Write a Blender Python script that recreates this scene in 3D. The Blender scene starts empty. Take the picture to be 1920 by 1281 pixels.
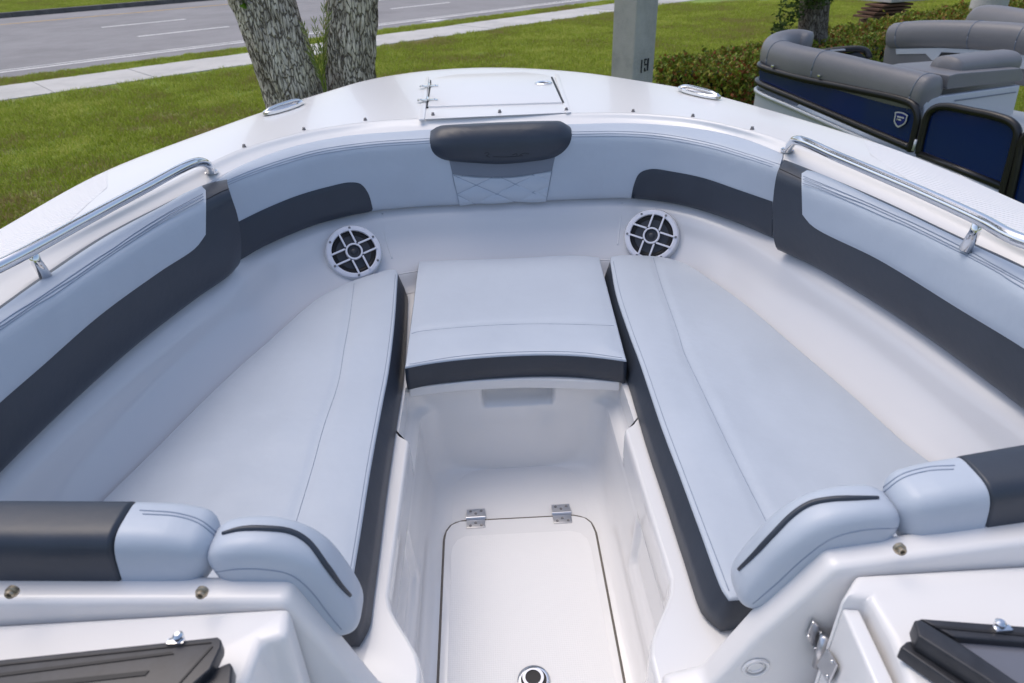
import bpy, bmesh, math, random
import numpy as np
from mathutils import Vector, Matrix, noise
from mathutils.bvhtree import BVHTree
from mathutils.geometry import delaunay_2d_cdt
random.seed(7); rng = np.random.default_rng(7)
S = bpy.context.scene
COL = S.collection
R_ = math.radians
GZ = -1.0                                   # lawn level below the boat's cockpit floor (z = 0)

# ------------------------------------------------------------------ camera
CAM = np.array([-.04, 0., 1.35]); PITCH, YAW, ROLL, FPX = R_(31.0), R_(-1.56), R_(2.0), 1280.
_f = np.array([-math.sin(YAW)*math.cos(PITCH), math.cos(YAW)*math.cos(PITCH), -math.sin(PITCH)])
_r = np.array([math.cos(YAW), math.sin(YAW), 0.]); _u = np.cross(_r, _f)
CR = math.cos(ROLL)*_r - math.sin(ROLL)*_u; CU = math.sin(ROLL)*_r + math.cos(ROLL)*_u
cd = bpy.data.cameras.new('camera'); cam = bpy.data.objects.new('camera', cd); COL.objects.link(cam)
cam.matrix_world = Matrix(((CR[0], CU[0], -_f[0], CAM[0]), (CR[1], CU[1], -_f[1], CAM[1]), (CR[2], CU[2], -_f[2], CAM[2]), (0, 0, 0, 1)))
cd.sensor_width = 36; cd.lens = 24; cd.clip_start = .02; cd.clip_end = 2000
cd.dof.use_dof = True; cd.dof.focus_distance = 1.9; cd.dof.aperture_fstop = 6.3
S.camera = cam

# ------------------------------------------------------------------ sky, sun, exposure
SUN_EL, SUN_AZ = R_(66), R_(-50)            # azimuth measured from +Y (bow) towards +X
W = bpy.data.worlds.new('World'); S.world = W; W.use_nodes = True
wn = W.node_tree; bg = wn.nodes['Background']
sky = wn.nodes.new('ShaderNodeTexSky'); sky.sky_type = 'NISHITA'; sky.sun_disc = False
sky.sun_elevation = SUN_EL; sky.sun_rotation = SUN_AZ; sky.air_density = 1.0; sky.dust_density = 3.2; sky.ozone_density = .5
wn.links.new(sky.outputs[0], bg.inputs[0]); bg.inputs[1].default_value = .15
sl = bpy.data.lights.new('sun', 'SUN'); sl.energy = .5; sl.angle = R_(40); sl.color = (1, .93, .83)
so = bpy.data.objects.new('sun', sl); COL.objects.link(so)
sd = Vector((math.sin(SUN_AZ)*math.cos(SUN_EL), math.cos(SUN_AZ)*math.cos(SUN_EL), math.sin(SUN_EL)))
so.rotation_euler = sd.to_track_quat('Z', 'Y').to_euler(); so.location = (-6, 3, 9)
S.view_settings.view_transform = 'Standard'; S.view_settings.look = 'None'; S.view_settings.exposure = 0.5
S.view_settings.gamma = 1; S.view_settings.use_curve_mapping = False
S.render.engine = 'CYCLES'; S.cycles.use_denoising = True; S.cycles.max_bounces = 8; S.cycles.caustics_reflective = False

# ------------------------------------------------------------------ point helpers (photo pixel -> point on a real surface)
def ray(x, y): return _f*FPX + CR*(x-960) - CU*(y-640.5)
def atz(x, y, z):
    d = ray(x, y); return CAM + d*((z-CAM[2])/d[2])
def aty(x, y, Y):
    d = ray(x, y); return CAM + d*((Y-CAM[1])/d[1])
def atpl(x, y, p, n):
    d = ray(x, y); return CAM + d*(np.dot(np.array(p)-CAM, n)/np.dot(d, n))
def zz(pts, z): return [atz(x, y, z) for x, y in pts]
def bvh(V, F): return BVHTree.FromPolygons([tuple(v) for v in V], F)
def cast(tree, x, y):
    d = ray(x, y); d = d/np.linalg.norm(d)
    h = tree.ray_cast(Vector(CAM), Vector(d))
    if h[0] is None: return None
    n = np.array(h[1]); n = n if np.dot(n, d) < 0 else -n
    return np.array(h[0]), n
def castl(tree, pts, n, lift=0.):
    out = []
    for p in cr([(x, y, 0) for x, y in pts], n):
        h = cast(tree, p[0], p[1])
        if h: out.append(h[0]+h[1]*lift)
    return np.array(out)
# ------------------------------------------------------------------ curve helpers
def resample(P, n):
    P = np.asarray(P, float); s = np.r_[0, np.cumsum(np.linalg.norm(np.diff(P, axis=0), axis=1))]
    t = np.linspace(0, s[-1], n); return np.stack([np.interp(t, s, P[:, k]) for k in range(P.shape[1])], 1)
def cr(P, n):                                # smooth curve through points, n samples evenly along it
    P = np.asarray(P, float)
    if len(P) < 3: return resample(P, n)
    Q = np.vstack([2*P[0]-P[1], P, 2*P[-1]-P[-2]]); o = []
    for i in range(1, len(Q)-2):
        p0, p1, p2, p3 = Q[i-1:i+3]
        t0 = 0; t1 = t0+max(1e-6, np.linalg.norm(p1-p0))**.5; t2 = t1+max(1e-6, np.linalg.norm(p2-p1))**.5; t3 = t2+max(1e-6, np.linalg.norm(p3-p2))**.5
        for t in np.linspace(t1, t2, 24, endpoint=False):
            A1 = (t1-t)/(t1-t0)*p0+(t-t0)/(t1-t0)*p1; A2 = (t2-t)/(t2-t1)*p1+(t-t1)/(t2-t1)*p2; A3 = (t3-t)/(t3-t2)*p2+(t-t2)/(t3-t2)*p3
            B1 = (t2-t)/(t2-t0)*A1+(t-t0)/(t2-t0)*A2; B2 = (t3-t)/(t3-t1)*A2+(t-t1)/(t3-t1)*A3
            o.append((t2-t)/(t2-t1)*B1+(t-t1)/(t2-t1)*B2)
    o.append(P[-1]); return resample(o, n)
def outward(P):                              # horizontal normal of a plan curve, away from the cockpit's middle
    P = np.asarray(P); T = np.gradient(P, axis=0); N = np.stack([T[:, 1], -T[:, 0], 0*T[:, 0]], 1)
    N /= np.linalg.norm(N, axis=1)[:, None]+1e-9
    c = np.array([0, 1.1, 0]); s = np.sign(((P-c)*N).sum(1)); m = 1 if s.sum() >= 0 else -1
    return N*m
def sstep(a, b, x):
    t = np.clip((x-a)/(b-a), 0, 1); return t*t*(3-2*t)
# ------------------------------------------------------------------ mesh helpers
def mesh(name, V, F, mat, parent=None, smooth=True, sharp=None):
    me = bpy.data.meshes.new(name); me.from_pydata([tuple(map(float, v)) for v in V], [], [tuple(map(int, f)) for f in F])
    bm = bmesh.new(); bm.from_mesh(me); bmesh.ops.recalc_face_normals(bm, faces=bm.faces); bm.to_mesh(me); bm.free()
    if mat: me.materials.append(mat)
    if smooth:
        me.polygons.foreach_set('use_smooth', [True]*len(me.polygons))
        if sharp: me.set_sharp_from_angle(angle=R_(sharp))
    o = bpy.data.objects.new(name, me); COL.objects.link(o)
    if parent: o.parent = parent
    return o
def grid(curves, closed=False):
    n = len(curves[0]); V = np.vstack(curves); F = []
    for i in range(len(curves)-1):
        for j in range(n if closed else n-1):
            a = i*n+j; b = i*n+(j+1) % n; F.append((a, b, b+n, a+n))
    return V, F
def loft(name, curves, mat, parent=None, closed=False, **k):
    V, F = grid(curves, closed); return mesh(name, V, F, mat, parent, **k)
def prof(ctrl, n):                           # list of curves -> smooth loft in the cross direction
    A = np.stack(ctrl, 0); m = A.shape[1]; o = np.zeros((n, m, 3))
    for j in range(m): o[:, j] = cr(A[:, j], n)
    return list(o)
def tube_vf(P, r, k=8, cap=True):
    P = np.asarray(P, float); n = len(P); rr = np.broadcast_to(np.asarray(r, float), (n,))
    T = np.gradient(P, axis=0); T /= np.linalg.norm(T, axis=1)[:, None]+1e-12
    up = np.array([0, 0, 1.]) if abs(T[0][2]) < .9 else np.array([1., 0, 0]); V = []
    N = np.cross(T[0], up); N /= np.linalg.norm(N)
    for i in range(n):
        N = N-T[i]*np.dot(N, T[i]); N /= np.linalg.norm(N)+1e-12; B = np.cross(T[i], N)
        for a in range(k):
            t = 2*math.pi*a/k; V.append(P[i]+rr[i]*(math.cos(t)*N+math.sin(t)*B))
    F = [(i*k+a, i*k+(a+1) % k, (i+1)*k+(a+1) % k, (i+1)*k+a) for i in range(n-1) for a in range(k)]
    if cap: F += [tuple(range(k))[::-1], tuple(range((n-1)*k, n*k))]
    return V, F
def tube(name, P, r, mat, parent=None, k=8, **kw):
    V, F = tube_vf(P, r, k); return mesh(name, V, F, mat, parent, **kw)
class MB:                                    # collects shapes into one mesh
    def __init__(s): s.V = []; s.F = []
    def add(s, V, F):
        o = len(s.V); s.V += [tuple(v) for v in V]; s.F += [tuple(i+o for i in f) for f in F]; return s
    def box(s, c, sx, sy, sz, M=None, bev=0.):
        bm = bmesh.new(); bmesh.ops.create_cube(bm, size=1)
        for v in bm.verts: v.co = Vector((v.co.x*sx, v.co.y*sy, v.co.z*sz))
        if bev: bmesh.ops.bevel(bm, geom=bm.edges[:], offset=bev, segments=2, profile=.7, affect='EDGES')
        bm.verts.index_update(); V = [np.array(v.co) for v in bm.verts]; F = [tuple(v.index for v in f.verts) for f in bm.faces]; bm.free()
        if M is not None: V = [M@v for v in V]
        return s.add([v+np.array(c) for v in V], F)
    def lathe(s, c, ax, profile, k=32, ring=False):      # profile: (radius, height) along axis ax
        ax = np.array(ax, float); ax /= np.linalg.norm(ax); t = np.array([0, 0, 1.]) if abs(ax[2]) < .9 else np.array([0, 1., 0])
        a = np.cross(ax, t); a /= np.linalg.norm(a); b = np.cross(ax, a); V = []; n = len(profile)
        for r, h in profile:
            for i in range(k):
                q = 2*math.pi*i/k; V.append(np.array(c)+ax*h+r*(math.cos(q)*a+math.sin(q)*b))
        F = [(i*k+j, i*k+(j+1) % k, (i+1)*k+(j+1) % k, (i+1)*k+j) for i in range(n-1) for j in range(k)]
        if ring: return s.add(V, F+[((n-1)*k+j, (n-1)*k+(j+1) % k, (j+1) % k, j) for j in range(k)])
        if profile[0][0] > 1e-5: F.append(tuple(range(k)))
        if profile[-1][0] > 1e-5: F.append(tuple(range((n-1)*k, n*k)))
        return s.add(V, F)
    def tube(s, P, r, k=8): return s.add(*tube_vf(P, r, k))
    def prism(s, loop, d):                   # closed loop of points, pushed along vector d
        L = [np.array(p, float) for p in loop]; n = len(L); d = np.array(d, float)
        V = L+[p+d for p in L]; F = [tuple(range(n)), tuple(range(n, 2*n))[::-1]]+[(i, (i+1) % n, n+(i+1) % n, n+i) for i in range(n)]
        return s.add(V, F)
    def build(s, name, mat, parent=None, bevel=0., sharp=35, **k):
        o = mesh(name, s.V, s.F, mat, parent, sharp=sharp, **k)
        if bevel:
            me = o.data; bm = bmesh.new(); bm.from_mesh(me); bmesh.ops.remove_doubles(bm, verts=bm.verts, dist=1e-5)
            es = [e for e in bm.edges if len(e.link_faces) == 2 and e.calc_face_angle(0) > R_(28)]
            bmesh.ops.bevel(bm, geom=es, offset=bevel, segments=3, profile=.6, affect='EDGES', clamp_overlap=True)
            bm.to_mesh(me); bm.free(); me.polygons.foreach_set('use_smooth', [True]*len(me.polygons)); me.set_sharp_from_angle(angle=R_(40))
        return o
def empty(name, loc=(0, 0, 0)):
    o = bpy.data.objects.new(name, None); o.empty_display_size = .1; o.location = loc; COL.objects.link(o); return o
def tag(o, label, cat, group=None):
    o['label'] = label; o['category'] = cat
    if group: o['group'] = group
    return o
def kind(o, k, label=None):
    o['kind'] = k
    if label: o['label'] = label
    return o
# ------------------------------------------------------------------ materials
def pbr(name, col, rough=.5, metal=0., coat=0., bump=None, var=None, spec=.5, coat_rough=.05, rv=.15):
    m = bpy.data.materials.new(name); m.use_nodes = True; nt = m.node_tree; N = nt.nodes; L = nt.links; b = N['Principled BSDF']
    b.inputs['Base Color'].default_value = (*col, 1); b.inputs['Roughness'].default_value = rough; b.inputs['Metallic'].default_value = metal
    b.inputs['Coat Weight'].default_value = coat; b.inputs['Coat Roughness'].default_value = coat_rough; b.inputs['Specular IOR Level'].default_value = spec
    tc = N.new('ShaderNodeTexCoord')
    if var:                                   # (scale, darker factor, detail)
        nz = N.new('ShaderNodeTexNoise'); nz.inputs['Scale'].default_value = var[0]; nz.inputs['Detail'].default_value = 8; nz.inputs['Roughness'].default_value = .65
        rp = N.new('ShaderNodeValToRGB'); rp.color_ramp.elements[0].position = .35; rp.color_ramp.elements[1].position = .65
        c2 = var[1] if isinstance(var[1], tuple) else tuple(c*var[1] for c in col)
        rp.color_ramp.elements[0].color = (*c2, 1); rp.color_ramp.elements[1].color = (*col, 1)
        L.new(tc.outputs['Object'], nz.inputs['Vector']); L.new(nz.outputs['Fac'], rp.inputs[0]); L.new(rp.outputs[0], b.inputs['Base Color'])
        rr = N.new('ShaderNodeMapRange'); rr.inputs[3].default_value = max(.02, rough*(1-rv)); rr.inputs[4].default_value = min(1, rough*(1+rv))
        L.new(nz.outputs['Fac'], rr.inputs[0]); L.new(rr.outputs[0], b.inputs['Roughness'])
    prev = None
    for sc, st, di in (bump or []):
        nz = N.new('ShaderNodeTexNoise'); nz.inputs['Scale'].default_value = sc; nz.inputs['Detail'].default_value = 3
        bp = N.new('ShaderNodeBump'); bp.inputs['Strength'].default_value = st; bp.inputs['Distance'].default_value = di
        L.new(tc.outputs['Object'], nz.inputs['Vector']); L.new(nz.outputs['Fac'], bp.inputs['Height'])
        if prev: L.new(prev.outputs[0], bp.inputs['Normal'])
        prev = bp
    if prev: L.new(prev.outputs[0], b.inputs['Normal'])
    return m
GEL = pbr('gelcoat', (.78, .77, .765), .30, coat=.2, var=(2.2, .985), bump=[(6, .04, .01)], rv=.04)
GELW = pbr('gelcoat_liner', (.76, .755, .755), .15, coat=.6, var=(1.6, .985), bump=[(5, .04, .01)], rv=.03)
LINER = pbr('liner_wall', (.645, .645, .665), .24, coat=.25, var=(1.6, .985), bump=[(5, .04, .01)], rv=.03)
SNAP = pbr('dull_snap_metal', (.20, .20, .21), .45, .6)
VIN = pbr('light_vinyl', (.47, .525, .605), .40, bump=[(900, .16, .0007), (70, .10, .002), (9, .28, .014)], var=(4, .95))
VINS = pbr('light_vinyl_seam', (.27, .32, .41), .6)
PIPE = pbr('light_piping', (.58, .63, .71), .4)
DRK = pbr('dark_vinyl', (.036, .046, .066), .42, bump=[(900, .16, .0007), (70, .12, .002), (11, .16, .012)], var=(6, .85))
DRKS = pbr('dark_thread', (.012, .013, .018), .7)
GRYV = pbr('grey_vinyl', (.17, .195, .245), .5, bump=[(900, .1, .0006)])
CHR = pbr('polished_steel', (.78, .78, .79), .07, 1.0)
STL = pbr('brushed_steel', (.62, .62, .64), .28, 1.0)
BRS = pbr('weathered_brass', (.42, .36, .27), .35, .8)
BLK = pbr('black_rubber', (.012, .012, .014), .55)
GSK = pbr('grey_gasket', (.13, .115, .10), .7)
WPL = pbr('white_plastic', (.74, .74, .80), .4)
CONE = pbr('speaker_cone', (.045, .047, .055), .4, spec=.4)
ALU = pbr('black_anodised', (.045, .047, .055), .38, .25, var=(40, .7), bump=[(300, .08, .0006)])
GLS = bpy.data.materials.new('tinted_glass'); GLS.use_nodes = True; _b = GLS.node_tree.nodes['Principled BSDF']
_b.inputs['Base Color'].default_value = (.20, .21, .25, 1); _b.inputs['Roughness'].default_value = .08; _b.inputs['Transmission Weight'].default_value = .25; _b.inputs['IOR'].default_value = 1.5
NAVY = pbr('navy_panel', (.003, .018, .10), .14, coat=.5)
BFR = pbr('black_frame', (.010, .010, .012), .33)
PVIN = pbr('taupe_grey_vinyl', (.19, .187, .198), .45, bump=[(600, .1, .0008), (9, .15, .012)], var=(3, .92))
PWHT = pbr('pale_moulding', (.50, .52, .57), .4)
PALE = pbr('pale_aluminium', (.55, .57, .60), .35, .4)
def ribbed(name, base, scale, ang):          # moulded non-skid: fine ribs as bump
    m = pbr(name, base, .38); nt = m.node_tree; N = nt.nodes; L = nt.links; b = N['Principled BSDF']
    tc = N.new('ShaderNodeTexCoord'); mp = N.new('ShaderNodeMapping'); mp.inputs['Rotation'].default_value = (0, 0, ang)
    wv = N.new('ShaderNodeTexWave'); wv.inputs['Scale'].default_value = scale; wv.bands_direction = 'X'
    bp = N.new('ShaderNodeBump'); bp.inputs['Strength'].default_value = .6; bp.inputs['Distance'].default_value = .003
    L.new(tc.outputs['Object'], mp.inputs[0]); L.new(mp.outputs[0], wv.inputs[0]); L.new(wv.outputs['Fac'], bp.inputs['Height']); L.new(bp.outputs[0], b.inputs['Normal']); return m
NSK = {s: ribbed('gelcoat_ribbed_nonskid', (.77, .77, .785), 24, a) for s, a in ((1, R_(-38)), (-1, R_(38)))}
def dotted(name, base):
    m = pbr(name, base, .28); nt = m.node_tree; N = nt.nodes; L = nt.links; b = N['Principled BSDF']
    tc = N.new('ShaderNodeTexCoord'); vo = N.new('ShaderNodeTexVoronoi'); vo.inputs['Scale'].default_value = 205; vo.inputs['Randomness'].default_value = .12
    bp = N.new('ShaderNodeBump'); bp.inputs['Strength'].default_value = .4; bp.inputs['Distance'].default_value = .0015
    L.new(tc.outputs['Object'], vo.inputs['Vector']); L.new(vo.outputs['Distance'], bp.inputs['Height']); L.new(bp.outputs[0], b.inputs['Normal']); return m
DOT = dotted('gelcoat_dotted_nonskid', (.76, .755, .755))
# ================================================================== SETTING: lawn, pavement, road
RD = np.array([.76, .65]); RN = np.array([-.65, .76])      # along the road, across it (away from the boat)
def rp(s, n, z): p = RD*s+RN*n; return np.array([p[0], p[1], z])
def ground_mat(name, a, b, c, sc):
    m = pbr(name, a, .9); nt = m.node_tree; N = nt.nodes; L = nt.links; bs = N['Principled BSDF']
    tc = N.new('ShaderNodeTexCoord'); n1 = N.new('ShaderNodeTexNoise'); n1.inputs['Scale'].default_value = sc; n1.inputs['Detail'].default_value = 9; n1.inputs['Roughness'].default_value = .7
    r = N.new('ShaderNodeValToRGB'); e = r.color_ramp.elements; e[0].position = .36; e[0].color = (*b, 1); e[1].position = .52; e[1].color = (*a, 1); x = e.new(.68); x.color = (*c, 1)
    L.new(tc.outputs['Object'], n1.inputs['Vector']); L.new(n1.outputs['Fac'], r.inputs[0]); L.new(r.outputs[0], bs.inputs['Base Color'])
    n2 = N.new('ShaderNodeTexNoise'); n2.inputs['Scale'].default_value = sc*40; n2.inputs['Detail'].default_value = 4
    bp = N.new('ShaderNodeBump'); bp.inputs['Strength'].default_value = .6; bp.inputs['Distance'].default_value = .02
    L.new(tc.outputs['Object'], n2.inputs['Vector']); L.new(n2.outputs['Fac'], bp.inputs['Height']); L.new(bp.outputs[0], bs.inputs['Normal']); return m
SOIL = ground_mat('lawn_thatch', (.16, .22, .03), (.22, .18, .08), (.20, .29, .04), .55)
ASPH = ground_mat('worn_asphalt', (.245, .236, .24), (.205, .198, .20), (.275, .266, .27), .5)
CONC = ground_mat('pale_concrete', (.52, .505, .48), (.45, .44, .42), (.56, .545, .52), 1.3)
CONC2 = ground_mat('grey_concrete_slab', (.42, .41, .40), (.37, .36, .35), (.46, .45, .44), 1.3)
KERB = ground_mat('dark_kerb', (.13, .125, .12), (.09, .088, .085), (.17, .165, .16), 2)
PNTW = ground_mat('road_paint_white', (.78, .77, .75), (.62, .61, .60), (.82, .81, .80), 5)
PNTY = ground_mat('road_paint_yellow', (.55, .36, .12), (.42, .30, .13), (.6, .4, .14), 4)
gr = mesh('ground', [(-900, -900, GZ-.07), (900, -900, GZ-.07), (900, 900, GZ-.07), (-900, 900, GZ-.07)], [(0, 1, 2, 3)], SOIL, smooth=False); kind(gr, 'structure')
def slab(s0, s1, n0, n1, z0, z1, name, mat, parent=None, bev=.01):
    M = np.array([[RD[0], RN[0], 0], [RD[1], RN[1], 0], [0, 0, 1.]]); c = rp((s0+s1)/2, (n0+n1)/2, (z0+z1)/2)
    return MB().box(c, s1-s0, n1-n0, z1-z0, M, bev).build(name, mat, parent, smooth=False)
NL = 15.72
lawn = mesh('lawn', [rp(-60, -40, GZ), rp(70, -40, GZ), rp(70, NL, GZ), rp(-60, NL, GZ)], [(0, 1, 2, 3)], SOIL, smooth=False); kind(lawn, 'structure')
verge = mesh('verge', [rp(-60, NL+1.73, GZ), rp(70, NL+1.73, GZ), rp(70, 18.62, GZ), rp(-60, 18.62, GZ)], [(0, 1, 2, 3)], SOIL, smooth=False); kind(verge, 'structure')
med = mesh('median', [rp(-80, 36.5, GZ+.11), rp(90, 36.5, GZ+.11), rp(90, 60, GZ+.11), rp(-80, 60, GZ+.11)], [(0, 1, 2, 3)], SOIL, smooth=False); kind(med, 'structure')
walk = mesh('pavement', [rp(-60, NL, GZ-.05), rp(70, NL, GZ-.05), rp(70, NL+1.73, GZ-.05), rp(-60, NL+1.73, GZ-.05)], [(0, 1, 2, 3)], KERB, smooth=False); kind(walk, 'structure')
for i in range(26):
    s0 = -12+i*1.85
    slab(s0+.006, s0+1.844, NL+.004, NL+1.726, GZ-.046, GZ+.016+.004*math.sin(i*2.3), 'slab', CONC2 if i in (17, 18) else CONC, walk, .012)
road = mesh('road', [rp(-90, 18.6, GZ-.045), rp(90, 18.6, GZ-.045), rp(90, 36.3, GZ-.045), rp(-90, 36.3, GZ-.045)], [(0, 1, 2, 3)], ASPH, smooth=False); kind(road, 'structure')
def paint(s0, s1, n0, n1, name, mat):
    return mesh(name, [rp(s0, n0, GZ-.041), rp(s1, n0, GZ-.041), rp(s1, n1, GZ-.041), rp(s0, n1, GZ-.041)], [(0, 1, 2, 3)], mat, road, smooth=False)
paint(-40, 60, 19.86, 20.02, 'edge_line', PNTW); paint(-40, 60, 20.2, 20.3, 'edge_line', PNTW); paint(-60, 70, 33.0, 33.2, 'centre_line', PNTY)
for k in range(-3, 6):
    paint(7.0+k*9.2, 9.85+k*9.2, 24.1, 24.28, 'lane_dash', PNTW); paint(7.1+k*9.2, 9.95+k*9.2, 28.1, 28.3, 'lane_dash', PNTW)
a0 = atz(786, 41, GZ-.041); a1 = atz(852, 35, GZ-.041); sa = a0[:2]@RD; na = (a0[:2]@RN+a1[:2]@RN)/2; sb = a1[:2]@RD
mesh('arrow_marking', [rp(sa, na-.06, GZ-.04), rp(sb-.9, na-.06, GZ-.04), rp(sb-.9, na-.24, GZ-.04), rp(sb, na, GZ-.04), rp(sb-.9, na+.24, GZ-.04), rp(sb-.9, na+.06, GZ-.04), rp(sa, na+.06, GZ-.04)], [(0, 1, 2, 3, 4, 5, 6)], PNTW, road, smooth=False)
for i in range(22):
    slab(-46+i*4, -42.01+i*4, 36.25, 36.55, GZ-.06, GZ+.14, 'kerb_stone', KERB, road, .02)

# ---- grass: one patch of blades, instanced over the lawn by geometry nodes
def leafmat(name, cols, sc, rough=.55, trans=.25):
    m = pbr(name, cols[0], rough, spec=.15); nt = m.node_tree; N = nt.nodes; L = nt.links; b = N['Principled BSDF']
    g = N.new('ShaderNodeNewGeometry'); n1 = N.new('ShaderNodeTexNoise'); n1.inputs['Scale'].default_value = sc; n1.inputs['Detail'].default_value = 6; n1.inputs['Roughness'].default_value = .75
    r = N.new('ShaderNodeValToRGB'); e = r.color_ramp.elements; k = len(cols)
    e[0].position = .34; e[0].color = (*cols[0], 1); e[1].position = .66; e[1].color = (*cols[-1], 1)
    for i in range(1, k-1): x = e.new(.34+.32*i/(k-1)); x.color = (*cols[i], 1)
    mx = N.new('ShaderNodeMath'); mx.operation = 'MULTIPLY_ADD'; mx.inputs[1].default_value = .3; sb = N.new('ShaderNodeMath'); sb.operation = 'SUBTRACT'; sb.inputs[1].default_value = .15
    L.new(g.outputs['Position'], n1.inputs['Vector']); L.new(g.outputs['Random Per Island'], mx.inputs[0]); L.new(n1.outputs['Fac'], sb.inputs[0]); L.new(sb.outputs[0], mx.inputs[2])
    L.new(mx.outputs[0], r.inputs[0]); L.new(r.outputs[0], b.inputs['Base Color'])
    tr = N.new('ShaderNodeBsdfTranslucent'); ms = N.new('ShaderNodeMixShader'); ms.inputs[0].default_value = trans
    L.new(r.outputs[0], tr.inputs[0]); L.new(b.outputs[0], ms.inputs[1]); L.new(tr.outputs[0], ms.inputs[2]); L.new(ms.outputs[0], N['Material Output'].inputs[0]); return m
GRS = leafmat('grass_blades', [(.37, .29, .12), (.25, .30, .035), (.31, .39, .04), (.40, .48, .05), (.56, .54, .14)], .55)
def blades(n, size, h0, h1, w):
    V = []; F = []
    for i in range(n):
        x, y = (rng.random(2)-.5)*size; h = h0+(h1-h0)*rng.random()**1.6; a = rng.random()*6.283; l = h*(.25+.9*rng.random()); b = rng.random()*6.283
        dx, dy = math.cos(a)*w, math.sin(a)*w; lx, ly = math.cos(b)*l, math.sin(b)*l; o = len(V)
        V += [(x-dx, y-dy, -.004), (x+dx, y+dy, -.004), (x+lx*.45+dx*.6, y+ly*.45+dy*.6, h*.7), (x+lx*.45-dx*.6, y+ly*.45-dy*.6, h*.7), (x+lx, y+ly, h*.93)]
        F += [(o, o+1, o+2, o+3), (o+3, o+2, o+4)]
    me = bpy.data.meshes.new('grass_patch'); me.from_pydata(V, [], F); me.materials.append(GRS); return me
def instancer(name, pts, patch, label):
    po = bpy.data.objects.new(name+'_patch', patch); 
    me = bpy.data.meshes.new(name); me.from_pydata([tuple(p) for p in pts], [], []); o = bpy.data.objects.new(name, me); COL.objects.link(o)
    ng = bpy.data.node_groups.new(name, 'GeometryNodeTree'); ng.interface.new_socket('Geometry', in_out='INPUT', socket_type='NodeSocketGeometry'); ng.interface.new_socket('Geometry', in_out='OUTPUT', socket_type='NodeSocketGeometry')
    N = ng.nodes; L = ng.links; i = N.new('NodeGroupInput'); ou = N.new('NodeGroupOutput'); ip = N.new('GeometryNodeInstanceOnPoints'); oi = N.new('GeometryNodeObjectInfo'); oi.inputs[0].default_value = po
    rv = N.new('FunctionNodeRandomValue'); rv.data_type = 'FLOAT_VECTOR'; rv.inputs[0].default_value = (0, 0, 0); rv.inputs[1].default_value = (0, 0, 6.283)
    L.new(i.outputs[0], ip.inputs['Points']); L.new(oi.outputs['Geometry'], ip.inputs['Instance']); L.new(rv.outputs[0], ip.inputs['Rotation']); L.new(ip.outputs[0], ou.inputs[0])
    md = o.modifiers.new('scatter', 'NODES'); md.node_group = ng; o['kind'] = 'stuff'; o['label'] = label; o['category'] = 'grass'; return o
PATCH = blades(2100, 1.25, .02, .085, .0045)
pts = []
for s in np.arange(-14, 30, .8):
    for n in np.arange(1.0, NL-.3, .735):
        p = rp(s+random.uniform(-.15, .15), n+random.uniform(-.15, .15), GZ)
        if p[1] > 4.0 and abs(p[0]) < 6+p[1]*.75 and p[1] < 26: pts.append(p)
instancer('lawn_grass', pts, PATCH, 'short green grass of the lawn between the boat and the pavement')
pts = [rp(s+random.uniform(-.1, .1), NL+1.73+.55+random.uniform(-.02, .02), GZ) for s in np.arange(-12, 36, .55)]
instancer('verge_grass', pts, blades(1500, .95, .03, .075, .004), 'narrow strip of grass between the pavement and the road')
pts = [rp(s+random.uniform(-.1, .1), n, GZ+.11) for s in np.arange(-14, 16, 1.0) for n in np.arange(37.2, 46, 1.0)]
instancer('median_grass', pts, PATCH, 'bright grass beyond the far kerb of the road')

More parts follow.
